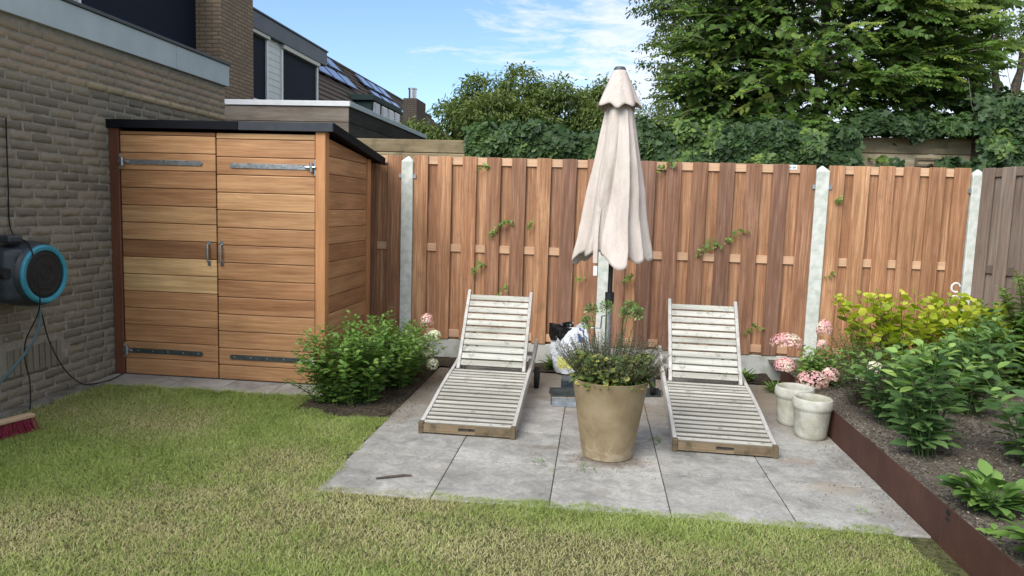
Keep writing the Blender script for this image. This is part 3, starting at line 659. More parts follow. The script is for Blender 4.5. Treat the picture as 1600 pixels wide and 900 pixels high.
while z<2.0:
    z1=z+.1425; za=min(z1,shedz(.05)); zb=min(z1,shedz(1.03))
    if zb>z+.004:
        e=.002; m.add([(.89,.052,z+e),(.91,.052,z+e),(.89,1.028,z+e),(.91,1.028,z+e),(.89,.052,za-e),(.91,.052,za-e),(.89,1.028,zb-e),(.91,1.028,zb-e)],[(0,2,3,1),(4,5,7,6),(0,1,5,4),(2,6,7,3),(0,4,6,2),(1,3,7,5)],[.32,.5,.42,.62,.3,.5,.45,.36,.55,.6,.4,.3,.5,.35][k%14])
    elif za>z+.004: m.add([(.89,.052,z),(.91,.052,z),(.89,.6,z),(.91,.6,z),(.89,.052,za),(.91,.052,za)],[(0,1,5,4),(1,3,5),(0,4,2),(0,2,3,1),(2,4,5,3)],.4)
    z=z1; k+=1
m.box(.878,.895,.05,1.03,.02,1.93,.02)
m.build('side_wall',M_shedy,sh,bevel=.005,seg=2)
MB().box(-.9,.88,1.05,1.08,.02,1.92,.3).box(-.92,-.9,.05,1.05,.02,1.92,.3).build('back_wall',M_shed,sh)
def roofbox(x0,x1,y0,y1,za,zb,mb,h):
    mb.add([(x0,y0,za),(x1,y0,za),(x0,y1,zb),(x1,y1,zb),(x0,y0,za+h),(x1,y0,za+h),(x0,y1,zb+h),(x1,y1,zb+h)],[(0,2,3,1),(4,5,7,6),(0,1,5,4),(2,6,7,3),(0,4,6,2),(1,3,7,5)])
m=MB(); roofbox(-.93,.98,-.045,1.34,2.066,1.895,m,.055); rf=m.build('roof',M_epdm,sh,bevel=.004)
m=MB(); roofbox(-.935,.2,-.062,-.046,2.055,2.054,m,.068); m.build('edge_trim',M_epdm,rf,bevel=.003)
m=MB(); roofbox(.203,.985,-.0625,-.046,2.054,2.053,m,.068); m.build('edge_trim',M_epdmg,rf,bevel=.003)
m=MB(); roofbox(.981,.997,-.06,1.345,2.052,1.88,m,.072); m.build('edge_trim',M_epdm,rf,bevel=.003)

# ------------------------------------------------------------ fence
def fence_panel(x0,x1,label,tones,seed,rz=0,loc=None,mb_=None,mr=None,group='timber fence panels between concrete posts',pitch=None):
    r=random.Random(seed); t=thing('timber_fence',label,'fence',loc or (x0,7.1,.19),rz,group); Wd=x1-x0
    n=max(2,round((Wd-.139)/.2365)); p=(Wd-.139)/(n) ; fb=MB(); bb=MB()
    for i in range(n+1):
        x=i*p; tn=tones[i%len(tones)]; dx=r.uniform(-.003,.003); w=.138
        w_=min(w,Wd-x)
        # sawn ridges: board built from narrow strips with tiny steps
        fb.box(x+dx,x+w_+dx,-.055,-.036,0,1.795+r.uniform(-.004,.003),tn)
        if i<n: bb.box(x+p/2-.005,x+p/2+.145,-.018,.0,0,1.79,r.choice([.55,.7,.8,.62,.35]) if mb_ is None else r.random())
    fb.build('front_boards',mb_ or M_fence,t,bevel=.0025); bb.build('back_boards',mb_ or M_fence,t,bevel=.0025)
    for z,h in ((1.715,.075),(.87,.075),(.02,.075)):
        MB().box(.0,Wd,-.0355,-.0185,z,z+h,r.random()).build('rail',mr or M_rail,t,bevel=.003)
    return t
pz=fence_panel(-3.75,-1.915,'fence panel half hidden behind the cedar shed, left of the first post',[.4,.5,.45,.3,.35,.5],1)
pa=fence_panel(-1.795,.03,'orange brown fence panel behind the left lounger',[.8,.72,.6,.45,.35,.85,.1,.35],2)
pb=fence_panel(.15,1.98,'darker red brown weathered fence panel behind the right lounger',[.22,.05,.2,.32,.12,.3,.08,.42],3)
pc=fence_panel(2.10,3.32,'even orange toned fence panel behind the lime leaved bush',[.75,.9,.65,.7,.6,.62],4)
tg=MB().box(1.58,1.665,-.0395,-.036,1.745,1.79).build('name_tag',M_white,pb,bevel=.001)
m=MB()
for i,x in enumerate((1.592,1.608,1.624,1.64)):
    m.box(x,x+.003,-.0402,-.0395,1.758,1.776); 
    if i!=1: m.box(x+.003,x+.010,-.0402,-.0395,1.758+.006*(i%2),1.762+.006*(i%2)); m.box(x+.008,x+.011,-.0402,-.0395,1.76,1.776)
m.build('lettering',M_black,tg)
def cpost(x,label,y=7.08):
    t=thing('fence_post',label,'fence post',(x,y,0),0,'pale concrete fence posts')
    m=MB(); w=.058; h=1.93
    m.add([(-w,-w,0),(w,-w,0),(w,w,0),(-w,w,0),(-w,-w,h),(w,-w,h),(w,w,h),(-w,w,h),(0,0,h+.055)],[(3,2,1,0),(0,1,5,4),(1,2,6,5),(2,3,7,6),(3,0,4,7),(4,5,8),(5,6,8),(6,7,8),(7,4,8)])
    m.build('shaft',M_postc,t,bevel=.006)
    for s in (-1,1): MB().box(min(s*.058,s*.086),max(s*.058,s*.086),-.048,-.044,1.765,1.805).build('bracket',M_zinc,t)
    return t
cpost(-1.855,'concrete fence post nearest the cedar shed'); cpost(.09,'concrete fence post behind the closed parasol')
cpost(2.04,'concrete fence post behind the pink hydrangea, right of the weathered panel'); cpost(3.385,'concrete corner post between the orange panel and the grey fence')
def plinth(x0,x1,label,y=7.055):
    o=MB().box(x0,x1,y,y+.04,-.05,.185).build('gravel_board',M_conc,bevel=.004); tag(o,label,'concrete board','concrete boards under the fence panels')
plinth(-3.75,-1.915,'concrete board at the foot of the fence behind the shed')
plinth(-1.795,.03,'concrete board under the orange brown panel behind the left lounger'); plinth(.15,1.98,'concrete board under the weathered panel behind the right lounger'); plinth(2.10,3.32,'concrete board under the fence panel behind the lime leaved bush')
th=R(-78)
for i,(s,lb) in enumerate(((0.06,'old greyed fence panel with open gaps, next to the corner post'),(1.95,'old greyed fence panel nearest the camera on the right'))):
    L_=Vector((math.cos(th),math.sin(th),0)); p=Vector((3.44,7.10,.19))+L_*s
    fence_panel(0,1.8,lb,[.5,.7,.35,.8,.55,.9],20+i,th,tuple(p),M_old,M_old,'weathered side fence panels')
# old timber fence of planks behind
of=thing('plank_fence','old weathered plank fence rising behind the new panels, half buried in ivy','fence',(0,7.6,0))
m=MB()
for j,(z0,z1) in enumerate(((2.055,2.19),(1.90,2.05),(1.745,1.895),(1.59,1.74))): m.box(-3.2,-1.27,0,.05,z0,z1,random.random())
for j,(z0,z1) in enumerate(((1.99,2.14),(1.83,1.985),(1.68,1.825))): m.box(-1.265,2.3,.003,.05,z0,z1,random.random())
for j,(z0,z1) in enumerate(((2.15,2.30),(1.99,2.145),(1.83,1.985))): m.box(2.305,3.56,0,.05,z0,z1,random.random())
m.build('planks',M_sleeper,of,bevel=.006)
for x in (-3.1,-1.9,-.2,1.5,3.62):
    m=MB().box(x-.05,x+.05,.055,.155,0,2.52 if x>3 else 2.1,.5); m.build('post',M_post_old,of,bevel=.008)
for z in (2.05,2.09): pass
m=MB().box(3.05,3.25,-.02,-.002,2.03,2.05).box(3.05,3.25,-.02,-.002,2.09,2.11).box(3.05,3.07,-.02,-.002,2.05,2.09).box(3.23,3.25,-.02,-.002,2.05,2.09); m.build('wooden_frame',M_post_old,of)

# ------------------------------------------------------------ steel edging
ed=thing('steel_edging','rust brown steel edging plates along the right bed','garden edging',(1.66,3.5,0))
for a,b in ((-2.4,-.83),(-.828,-.02),(-.018,.99),(.992,3.02)):
    MB().box(-.0,.005,a,b,-.06,.2+random.uniform(-.002,.002)).build('steel_plate',M_corten,ed,bevel=.001)
MB().box(-.003,-.0005,-.085,-.055,.165,.185).box(-.003,-.0005,-.085,-.055,.14,.15).build('joint_clip',M_rubber,ed)

# ------------------------------------------------------------ loungers
def prof(y):
    K=[(0,.066),(.25,.098),(.55,.15),(.9,.192),(1.15,.212),(1.45,.262),(1.78,.345)]
    for (a,b),(c,d) in zip(K,K[1:]):
        if y<=c:
            t=(y-a)/(c-a); return b+(d-b)*t
    return K[-1][1]
def sprof(y): return (prof(y-.08)+prof(y)+prof(y+.08))/3 if .08<y<1.7 else prof(max(0,min(y,1.78)))
def make_lounger():
    t=thing('sun_lounger','x','sun lounger')
    Wd=.64
    for s in (-1,1):
        m=MB(); xs=(s*Wd/2,s*(Wd/2-.026)); n=22
        ys=[i/n*1.78 for i in range(n+1)]; vs=[]
        for y in ys:
            z=sprof(y)+.012; dep=.075 if y>.1 else .075
            for x in xs: vs+=[(x,y,z),(x,y,max(z-dep,.004))]
        fs=[]
        for i in range(n):
            b=i*4; c=b+4; fs+=[(b,b+2,c+2,c),(b+1,c+1,c+3,b+3),(b,c,c+1,b+1),(b+2,b+3,c+3,c+2)]
        fs+=[(0,1,3,2),(n*4,n*4+2,n*4+3,n*4+1)]
        m.add(vs,fs,random.uniform(.3,.8)); m.build('side_rail',M_teaky,t,bevel=.003)
        MB().box(s*(Wd/2-.03),s*(Wd/2+.004),-.012,.03,.0,.082,.2).build('foot_block',M_teakf,t,bevel=.004) if s<0 else MB().box(s*(Wd/2-.03),s*(Wd/2+.004),-.012,.03,.0,.082,.2).build('foot_block',M_teakf,t,bevel=.004)
    e=MB(); xi=Wd/2-.031   # end board with hand slot
    e.box(-xi,-.055,-.008,.014,.012,.066,.6).box(.055,xi,-.008,.014,.012,.066,.6).box(-.055,.055,-.008,.014,.012,.03,.6).box(-.055,.055,-.008,.014,.052,.066,.6)
    e.build('end_board',M_teakf,t); 
    for k in range(16):
        y=.012+k*.0665; z0=sprof(y)+.006; z1=sprof(y+.043)+.006; m=MB(); a=random.uniform(.45,1.); xi=Wd/2-.0265; j=random.uniform(-.001,.001)
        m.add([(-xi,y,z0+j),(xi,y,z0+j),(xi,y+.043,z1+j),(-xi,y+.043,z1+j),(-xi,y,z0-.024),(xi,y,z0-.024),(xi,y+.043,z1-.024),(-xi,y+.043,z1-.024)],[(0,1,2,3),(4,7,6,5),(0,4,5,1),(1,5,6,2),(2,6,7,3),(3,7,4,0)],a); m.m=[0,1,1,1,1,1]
        m.build('bed_slat',[M_teak,M_slatshade],t,bevel=.0015)
    # backrest
    A=Vector((0,1.075,.215)); B=Vector((0,1.535,.775)); D=(B-A); ln=D.length; D.normalize(); Nn=Vector((0,-D.z,D.y)); X=Vector((1,0,0)); wb=.555
    br=MB()
    for s in (-1,1):
        br.obox(A+D*(ln*.5)+X*s*(wb/2-.013),(.026,0,0),D*(ln+.03),Nn*.045,random.uniform(.5,.9))
    b=br.build('backrest',M_teakf if False else M_teaky,t,bevel=.003)
    for k in range(11):
        c=A+D*(.045+k*(ln-.055)/10.7); MB().obox(c+Nn*.006,(wb-.054,0,0),D*.049,Nn*.014,random.uniform(.35,.95)).build('back_slat',M_teak,b,bevel=.0025)
    m=MB()
    for s in (-1,1): m.tube([A+D*.42+X*s*.2-Nn*.02,(s*.2,1.62,.26)],.013,6)
    m.box(-.29,.29,1.60,1.64,.235,.265,.3); m.box(-.29,.29,1.12,1.16,.14,.19,.3)
    m.build('support_strut',M_teaky,t)
    m=MB(); 
    for s in (-1,1): m.box(s*.293-.02,s*.293+.02,.62,.66,.0,.14,.3) if False else None
    MB().box(-.29,.29,1.40,1.44,.10,.15,.3).build('axle_board',M_teaky,t)
    for s in (-1,1):
        MB().box(min(s*.27,s*.293),max(s*.27,s*.293),1.38,1.46,.08,.24,.3).build('axle_leg',M_teaky,t)
        w=MB(); w.lathe([(.0,0),(.03,0),(.032,.004),(.075,.006),(.085,.004),(.088,.0),(.088,-.03),(.085,-.034),(.07,-.034),(.02,-.03),(0,-.03)],(s*(.325 if s>0 else .361)+.0+ (.034 if s>0 else .0),1.43,.088),22,(1,0,0))
        w.build('wheel',M_rubber,t,smooth=True)
    return t
lg=make_lounger(); lg.location=(-.79,4.612,0); lg['label']='silvered teak sun lounger between the hydrangea bed and the planter'; lg['group']='slatted teak sun loungers'
lg2=copy_tree(lg); lg2.location=(.862,4.585,0); lg2.rotation_euler=(0,0,R(-1.2)); lg2['label']='silvered teak sun lounger right of the planter, near the concrete pots'

# ------------------------------------------------------------ parasol
pr=thing('closed_parasol','closed ecru garden parasol standing behind the planter','parasol',(.13,5.93,0))
def parasol():
    nt_=160; nz=46; V=[];F=[]
    rr=random.Random(4); ph=[rr.uniform(0,6.28) for _ in range(6)]
    def Rz(t): # t 0 top..1 bottom
        pts=[(0,.062),(.06,.13),(.2,.158),(.45,.20),(.75,.245),(.93,.292),(1,.302)]
        for (a,b),(c,d) in zip(pts,pts[1:]):
            if t<=c: return b+(d-b)*(t-a)/(c-a)
        return pts[-1][1]
    for i in range(nz+1):
        t=i/nz
        for k in range(nt_):
            th=2*PI*k/nt_; thw=th+.16*math.sin(2*th+1.1)+.09*math.sin(3*th+2.3)+.10*math.sin(2*t+th)
            p=(8*thw/(2*PI)+.35+.25*t)%8; j=int(p)%8; p=p-int(p); am=(1.1,.8,1.25,.9,1.2,.75,1.15,.95)[j]
            sh_=(p/.78)**.8 if p<.78 else max(0,1-(p-.78)/.22)**.7
            cr_=math.sin(9*th+14*t)*.012+math.sin(23*th-9*t)*.006
            r=Rz(t)*(.70+.34*am*sh_*(.35+.65*min(1,t*1.6+.1))+cr_)
            z=2.36-t*(1.19+.09*am*(.35*sh_**2+.65*(.5-.5*math.cos(2*PI*p)))-.03*math.cos(3*th+1))
            x=r*math.cos(th)+.012*math.sin(3*t+ph[3]); y=r*math.sin(th)
            V.append((x+.02*t*t,y,z))
    for i in range(nz):
        for k in range(nt_): F.append((i*nt_+k,i*nt_+(k+1)%nt_,(i+1)*nt_+(k+1)%nt_,(i+1)*nt_+k))
    m=MB(); m.add(V,F); o=m.build('canopy',M_cloth,pr,smooth=False)
    for p in o.data.polygons: p.use_smooth=True
    s=o.modifiers.new('t','SOLIDIFY'); s.thickness=.002
    V=[];F=[]; nz=14
    for i in range(nz+1):
        t=i/nz
        for k in range(nt_):
            th=2*PI*k/nt_; f=.5+.5*math.cos(8*th+.6); f2=math.cos(3*th+1)*.02
            r=(.050+.112*t**1.0)*(1+ (.10*(f-.5)+f2+.03*math.sin(5*th+2))*t*1.6); z=2.60-.265*t-(.03*f*t**3)-.012*math.sin(3*th)*t
            V.append((r*math.cos(th)*1.02,r*math.sin(th),z))
    for i in range(nz):
        for k in range(nt_): F.append((i*nt_+k,i*nt_+(k+1)%nt_,(i+1)*nt_+(k+1)%nt_,(i+1)*nt_+k))
    m=MB(); m.add(V,F); v=m.build('vent_cap',M_cloth,pr)
    for p in v.data.polygons: p.use_smooth=True
    s=v.modifiers.new('t','SOLIDIFY'); s.thickness=.002
    MB().lathe([(0,2.628),(.038,2.628),(.047,2.615),(.052,2.592),(.050,2.585),(0,2.585)],(0,0,0),20).build('finial',M_grey,pr,smooth=True)
    MB().tube([(0,0,.78),(0,0,2.6)],.019,16).build('pole',M_black,pr,smooth=True)
    m=MB()
    for k in range(8):
        a=k*PI/4+.1; m.tube([(.03*math.cos(a),.03*math.sin(a),2.45),(.17*math.cos(a),.17*math.sin(a),1.3)],.005,5)
    m.build('ribs',M_grey,pr)
    # tie strap and label
    m=MB(); pts=[(-.10,-.155,1.62),(-.118,-.19,1.5),(-.128,-.215,1.35),(-.13,-.235,1.2),(-.128,-.24,1.1)]
    for (a,b) in zip(pts,pts[1:]):
        a=Vector(a);b=Vector(b); m.obox((a+b)/2,(.034,0,0),(0,.004,0),(b-a))
    m.build('tie_strap',M_cloth,pr,bevel=.001)
    MB().obox((-.125,-.243,1.04),(.03,0,0),(0,.002,0),(0,0,.075)).build('care_label',M_white,pr)
parasol()
ba=thing('parasol_base','galvanised parasol tube on a crossed steel foot behind the planter','parasol base',(.13,5.93,0))
MB().tube([(0,0,.06),(0,0,.80)],.026,16).build('tube',M_zinc,ba,smooth=True)
MB().tube([(0,0,.76),(0,0,.85)],.036,16).build('collar',M_black,ba,smooth=True)
m=MB(); m.tube([(-.03,-.03,.66),(-.055,-.04,.66),(-.06,-.045,.56)],.006,8); m.tube([(-.06,-.045,.56),(-.12,-.05,.56)],.005,8); m.tube([(-.12,-.05,.56),(-.135,-.05,.56)],.010,8)
m.build('clamp_lever',M_steel,ba,smooth=True)
m=MB()
for a in (R(12),R(102)):
    u_=Vector((math.cos(a),math.sin(a),0)); w_=Vector((-u_.y,u_.x,0))
    for s in (-1,1):
        m.obox(w_*s*.045*.6+Vector((0,0,.028)),u_*.92,w_*.004,(0,0,.05)); m.obox(w_*s*.045+Vector((0,0,.006)),u_*.92,w_*.05,(0,0,.004))
m.build('cross_foot',M_dzinc,ba,bevel=.001)
for i,(x,y,lb) in enumerate(((-.28,.18,'black plastic weight block on the parasol foot, behind the planter'),)):
    o=MB().box(-.09,.09,-.08,.08,.0,.075).build('ballast_block',M_dkplas,bevel=.01,seg=2,loc=(.13+x,5.93+y,.012)); tag(o,lb,'weight')
o=thing('steel_angle_bar','short steel channel offcut lying left of the planter','metal profile',(-.16,5.55,0),R(4))
MB().box(-.13,.16,-.003,.0,.002,.055).box(-.13,.16,-.07,-.004,.002,.006).build('flange',M_zinc,o,bevel=.001); MB().box(-.134,-.1305,-.02,.02,.002,.06).build('end_cap',M_black,o)

# ------------------------------------------------------------ planter
pl=thing('tapered_planter','large tapered tan planter standing between the two loungers','planter',(.125,4.44,0))
MB().lathe([(0,.0),(.148,.0),(.156,.006),(.158,.02),(.195,.25),(.232,.478),(.235,.487),(.230,.490),(.222,.486),(.218,.47),(.185,.2),(0,.18)],(0,0,0),56).build('body',M_pot,pl,smooth=True)
MB().lathe([(.216,.452),(.15,.468),(.06,.474),(0,.47)],(0,0,0),30).build('compost',M_soild,pl)
def cpot(x,y,label,seed,s=1.):
    t=thing('concrete_pot',label,'flower pot',(x,y,0),seed,'weathered concrete pots with thick rims')
    MB().lathe([(0,0),(.092*s,0),(.1*s,.008),(.106*s,.03),(.121*s,.19),(.123*s,.2),(.131*s,.208),(.134*s,.225),(.133*s,.255),(.127*s,.272),(.118*s,.277),(.110*s,.27),(.106*s,.25),(.1*s,.12),(0,.11)],(0,0,0),44).build('body',M_cpot,t,smooth=True)
    return t
cpot(1.525,5.10,'front concrete flower pot, nearest the camera of the overlapping pair',1.)
cpot(1.485,5.41,'rear concrete flower pot, partly hidden by its twin',2.6,1.03)

# ------------------------------------------------------------ plastic bag
def bag():
    t=thing('potting_soil_bag','crumpled white plastic sack with a black open mouth against the fence','bag',(-.15,6.62,0))
    r=random.Random(9); V=[];F=[];n=40;nz=16
    for i in range(nz+1):
        tt=i/nz; z=.02+.40*tt
        for k in range(n):
            th=2*PI*k/n; rx=.17+.03*math.sin(PI*tt)-.03*tt; ry=.10+.02*math.sin(PI*tt)-.05*tt
            w=1+.06*math.sin(5*th+7*tt)+.05*math.sin(9*th-5*tt+1)+.03*r.uniform(-1,1)
            V.append((rx*math.cos(th)*w-.06*tt,ry*math.sin(th)*w,z+.02*math.sin(3*th)*tt+.05*tt*math.cos(th)))
    for i in range(nz):
        for k in range(n): F.append((i*n+k,i*n+(k+1)%n,(i+1)*n+(k+1)%n,(i+1)*n+k))
    F.append(tuple(range(n))[::-1])
    m=MB(); m.add(V,F); mi=[]
    for f in m.f[:-1]:
        c=[sum(m.v[i][a] for i in f)/4 for a in range(3)]
        q=0
        if c[2]<.17 and c[2]>.06 and -.14<c[0]<.02 and c[1]<-.03: q=1
        elif c[2]>.30 and .02<c[0]<.11 and c[1]<-.0 and int(c[0]*60)%2==0: q=2
        mi.append(q)
    m.m=mi+[0]; o=m.build('sack',[M_bag,M_bagy,M_bagb],t)
    # black inner film folded out at the mouth
    V=[];F=[];n=36;nz=7
    for i in range(nz+1):
        tt=i/nz
        for k in range(n):
            th=2*PI*k/n; w=1+.10*math.sin(4*th+5*tt)+.07*math.sin(11*th+2*tt)+.03*r.uniform(-1,1)
            V.append((-.13+(.085+.03*tt)*math.cos(th)*w,.0+(.06+.02*tt)*math.sin(th)*w,.30+.16*tt+.02*math.sin(2*th)))
    for i in range(nz):
        for k in range(n): F.append((i*n+k,i*n+(k+1)%n,(i+1)*n+(k+1)%n,(i+1)*n+k))
    m=MB(); m.add(V,F); m.build('lining',M_bagk,t)
bag()
# ------------------------------------------------------------ hose reel, hose, cables, broom
rl=thing('hose_reel','wall mounted dark hose reel with turquoise ring on the brick wall','hose reel',(-3.99,4.50,.965))
ax=Vector((.998,-.05,0)).normalized()
MB().lathe([(0,.02),(.15,.02),(.205,.06),(.222,.13),(.222,.24),(.214,.29),(.205,.315),(.197,.325),(0,.325)],(0,0,0),48,ax).build('housing',M_dkplas,rl,smooth=True)
MB().lathe([(.160,.325),(.160,.337),(.168,.343),(.186,.343),(.196,.333),(.197,.322)],(0,0,0),56,ax).build('ring',M_cyan,rl,smooth=True)
MB().lathe([(0,.336),(.03,.336),(.033,.331),(.06,.331),(.063,.335),(.10,.335),(.103,.331),(.128,.331),(.131,.334),(.152,.332),(.159,.326)],(0,0,0),48,ax).build('disc',M_black,rl,smooth=True)
b_=Vector((-ax.y,ax.x,0)) ; 
m=MB(); c=ax*.17
m.obox(c+Vector((0,-.17,0)),ax*.24,Vector((.24,.97,0))*.16,(0,0,.36)); m.build('outlet_side',M_dkplas,rl,bevel=.05,seg=4,smooth=True)
MB().tube([c+Vector((.02,-.24,.02)),c+Vector((.10,-.25,.02))],.035,16).build('outlet',M_black,rl,smooth=True)
MB().obox(ax*.16+Vector((0,-.13,.235)),ax*.16,Vector((.24,.97,0))*.10,(0,0,.05)).build('carry_handle',M_dkplas,rl,bevel=.015,seg=3)
MB().box(.0,.035,.05,.34,-.15,.12).box(.0,.20,.24,.30,-.1,.02).build('wall_bracket',M_black,rl,bevel=.006)
def cable(name,pts,r_,m_,label,cat,n=8):
    P=[Vector(p) for p in pts]; Q=[]
    for i in range(len(P)-1):
        p0=P[max(i-1,0)];p1=P[i];p2=P[i+1];p3=P[min(i+2,len(P)-1)]
        for k in range(8):
            t=k/8; Q.append(.5*((2*p1)+(p2-p0)*t+(2*p0-5*p1+4*p2-p3)*t*t+(3*p1-p0-3*p2+p3)*t**3))
    Q.append(P[-1]); o=MB().tube(Q,r_,n).build(name,m_,smooth=True); tag(o,label,cat)
cable('garden_hose',[(-3.68,4.45,.76),(-3.68,4.44,.62),(-3.72,4.36,.45),(-3.80,4.2,.26),(-3.82,4.0,.14),(-3.80,3.75,.06),(-3.82,3.5,.03)],.009,M_hose,'grey green garden hose hanging down from the reel','hose')
cable('power_cable',[(-3.93,4.72,.84),(-3.95,4.80,.62),(-3.95,4.86,.42),(-3.94,4.98,.20),(-3.93,5.12,.06),(-3.9,5.22,.022),(-3.86,5.40,.02),(-3.9,5.62,.022)],.0045,M_rubber,'thin black cable sagging from the reel bracket to the shed corner','cable',6)
cable('power_cable',[(-3.98,4.58,2.0),(-3.975,4.57,1.6),(-3.97,4.57,1.25),(-3.70,4.40,1.17),(-3.62,4.36,1.0),(-3.64,4.40,.75),(-3.85,4.52,.5),(-3.93,4.60,.33),(-3.92,4.62,.2),(-3.86,4.55,.06),(-3.83,4.5,.01)],.0045,M_rubber,'thin black cable hanging over the reel front and down to the grass','cable',6)
br=thing('push_broom','broom with wine red bristles resting on the grass by the wall','broom',(-3.60,3.93,.0),R(72))
# local x along the head
MB().box(-.25,.25,-.03,.03,.085,.11,.5).build('head',M_broomw,br,bevel=.006,seg=2)
m=MB(); r=random.Random(5)
for i in range(42):
    for j in range(5):
        x=-.24+i*.0117; y=-.022+j*.011; tx=x+r.uniform(-.012,.012)*1.+.1*(x)*.4; ty=y*1.6+r.uniform(-.01,.01)-.025
        m.tube([(x,y,.087),((x+tx)/2,(y+ty)/2,.045),(tx,ty,.0+r.uniform(.0,.012))],.0022,4,r.random(),0,False)
m.build('bristles',M_bris,br)
MB().tube([(-.05,.0,.10),(-.52,.55,1.28)],.0125,10,.5).build('handle',M_handle,br,smooth=True)
# fallen stick
o=MB().tube([(-1.14,3.76,.006),(-1.08,3.79,.008),(-1.0,3.83,.010),(-.96,3.835,.009)],[.005,.008,.007,.004],6).build('fallen_twig',M_bark); tag(o,'curved dry twig lying on the front left slab','twig')
# little white ornamental stake by the corner post
o=thing('garden_ornament','curly white metal ornament on a stake at the corner post','ornament',(3.05,6.55,.15))
m=MB(); 
for c,r_ in (((0,0,.80),.035),((.0,0,.68),.045)):
    m.tube([(c[0]+r_*math.cos(a),0,c[2]+r_*math.sin(a)*1.1) for a in np.linspace(.3,5.2,16)],.008,6)
m.tube([(0,0,0),(0,0,.64)],.004,6); m.build('wirework',M_white,o)

# ============================================================ PLANTS
UP=np.array([0,0,1.])
def stems_mesh(parent,paths,rads,m_,name='stems',n=4):
    m=MB()
    for p,r_ in zip(paths,rads): m.tube(p,[r_*(1-.6*i/(len(p)-1)) for i in range(len(p))],n,.5,0,False)
    return m.build(name,m_,parent)
def bush(name,label,cat,base,ns,h,spread,tm,ll,fm,sm,per=14,baser=.08,low=.15,droop=.25,whorl=False,w=1.,sr=.004,group=None,lean=(0,0),hvar=.3,young=.25,seed=0,upright=.3,stop=0.,tip=None,lvar=.35):
    """stems fan out from the base; leaves sit along each stem, smaller and paler at the tip"""
    g=np.random.default_rng(seed+100); t=thing(name,label,cat,base,0,group)
    P=[];D=[];Nn=[];Sz=[];cv=[];paths=[];rads=[]
    for s in range(ns):
        a=g.uniform(0,2*PI); q=g.random()**.6; bx=baser*q*np.array([math.cos(a),math.sin(a),0]); hh=h*(1-hvar*g.random())*(1-.35*q*q)
        a2=a+g.normal(0,.5); tipv=np.array([math.cos(a2)*spread*q+lean[0],math.sin(a2)*spread*q+lean[1],hh])
        mid=bx*.4+tipv*.5+np.array([0,0,hh*.12]); K=9; pts=[]
        for i in range(K+1):
            u_=i/K; pts.append((1-u_)**2*bx+2*u_*(1-u_)*mid+u_*u_*(tipv+bx))
        pts=np.array(pts); paths.append([tuple(p) for p in pts]); rads.append(sr*(.7+.6*g.random()))
        k=int(per*(.8+.4*g.random())); rot=g.uniform(0,PI)
        for i in range(k):
            u_=low+(1-low-stop)*(i+.5*g.random())/k; f=u_*K; i0=min(int(f),K-1); p=pts[i0]+(pts[i0+1]-pts[i0])*(f-i0); tan=nrm(pts[i0+1]-pts[i0])
            for side in ((0,1) if not whorl else (0,1,2)):
                an=rot+i*(PI/2 if not whorl else .9)+side*(PI if not whorl else 2*PI/3)+g.normal(0,.25)
                out_=np.array([math.cos(an),math.sin(an),0]); d=out_+tan*(upright+.5*u_)+np.array([0,0,-droop*g.random()])
                d=nrm(d); nn=nrm(UP*.9+out_*-.15+g.normal(0,.28,3)+tan*.3)
                sz=ll*(1-.45*max(0,u_-.6)/.4)*(1-lvar*g.random()); P.append(p+d*sz*.12); D.append(d); Nn.append(nn); Sz.append(sz); cv.append(np.clip(.1+.45*g.random()+young*(u_>.72)*1.3*g.random()+.15*u_,0,1))
    stems_mesh(t,paths,rads,sm)
    leaves('foliage',P,D,Nn,Sz,tm,fm,t,np.array(cv),w)
    return t
def flower_head(parent,c,r_,fm,seed,n=150,sq=(1,1,1.1)):
    g=np.random.default_rng(seed); d=nrm(g.normal(size=(n,3))); d[:,2]=np.where(d[:,2]<-.5,-d[:,2],d[:,2]); P=np.array(c)+d*np.array(sq)*r_*(.82+.2*g.random((n,1)))
    PP=[];DD=[];NN=[];SS=[];CC=[]
    patch_=.5+.5*np.sin(d[:,0]*3+seed)*np.cos(d[:,2]*2.5+seed*1.7)
    for i in range(n):
        a=nrm(np.cross(d[i],g.normal(size=3))); b=np.cross(d[i],a)
        for k in range(4):
            an=k*PI/2; v_=a*math.cos(an)+b*math.sin(an); PP.append(P[i]); DD.append(v_+d[i]*.25); NN.append(d[i]+g.normal(0,.15,3)); SS.append(.0125*(.8+.4*g.random())); CC.append(np.clip(patch_[i]*.7+.35*g.random(),0,1))
    leaves('flower_head',PP,DD,NN,SS,PETAL,fm,parent,np.array(CC),1.15)
GB=.15
# left shrub and hydrangea
bush('leafy_shrub','bright green bushy shrub at the right corner of the shed','shrub',(-1.80,5.27,0),85,.72,.32,LEAF,.085,F_shrub,M_stem,13,.19,.06,.3,seed=1,w=1.15,sr=.003,lvar=.5)
t=bush('leafy_shrub','narrow leaved green shrub between the shed corner shrub and the hydrangea','shrub',(-1.62,5.78,0),60,.70,.30,LEAF,.078,F_shrub,M_stem,13,.13,.05,.3,seed=2,w=1.,sr=.003,lvar=.5)
bush('low_shrub','low light green shoots trailing over the slab in front of the shed post','shrub',(-1.97,5.2,0),14,.38,.22,LEAF,.055,F_mid,M_stem,9,.06,.1,.2,seed=3,lean=(-.05,-.05))
hy=bush('hydrangea','hydrangea with one pink and three cream heads beside the left lounger','hydrangea',(-1.62,6.15,0),40,.56,.30,LEAF,.075,F_shrub,M_stem,10,.10,.1,.3,seed=4)
for i,(x,y,z,r_,fm) in enumerate(((.19,.02,.50,.062,F_pink),(.27,-.05,.38,.058,F_whitef),(.20,-.03,.35,.045,F_whitef),(.22,-.06,.235,.055,F_whitef),(.28,-.14,.15,.052,F_whitef))): flower_head(hy,(x,y,z),r_,fm,40+i)
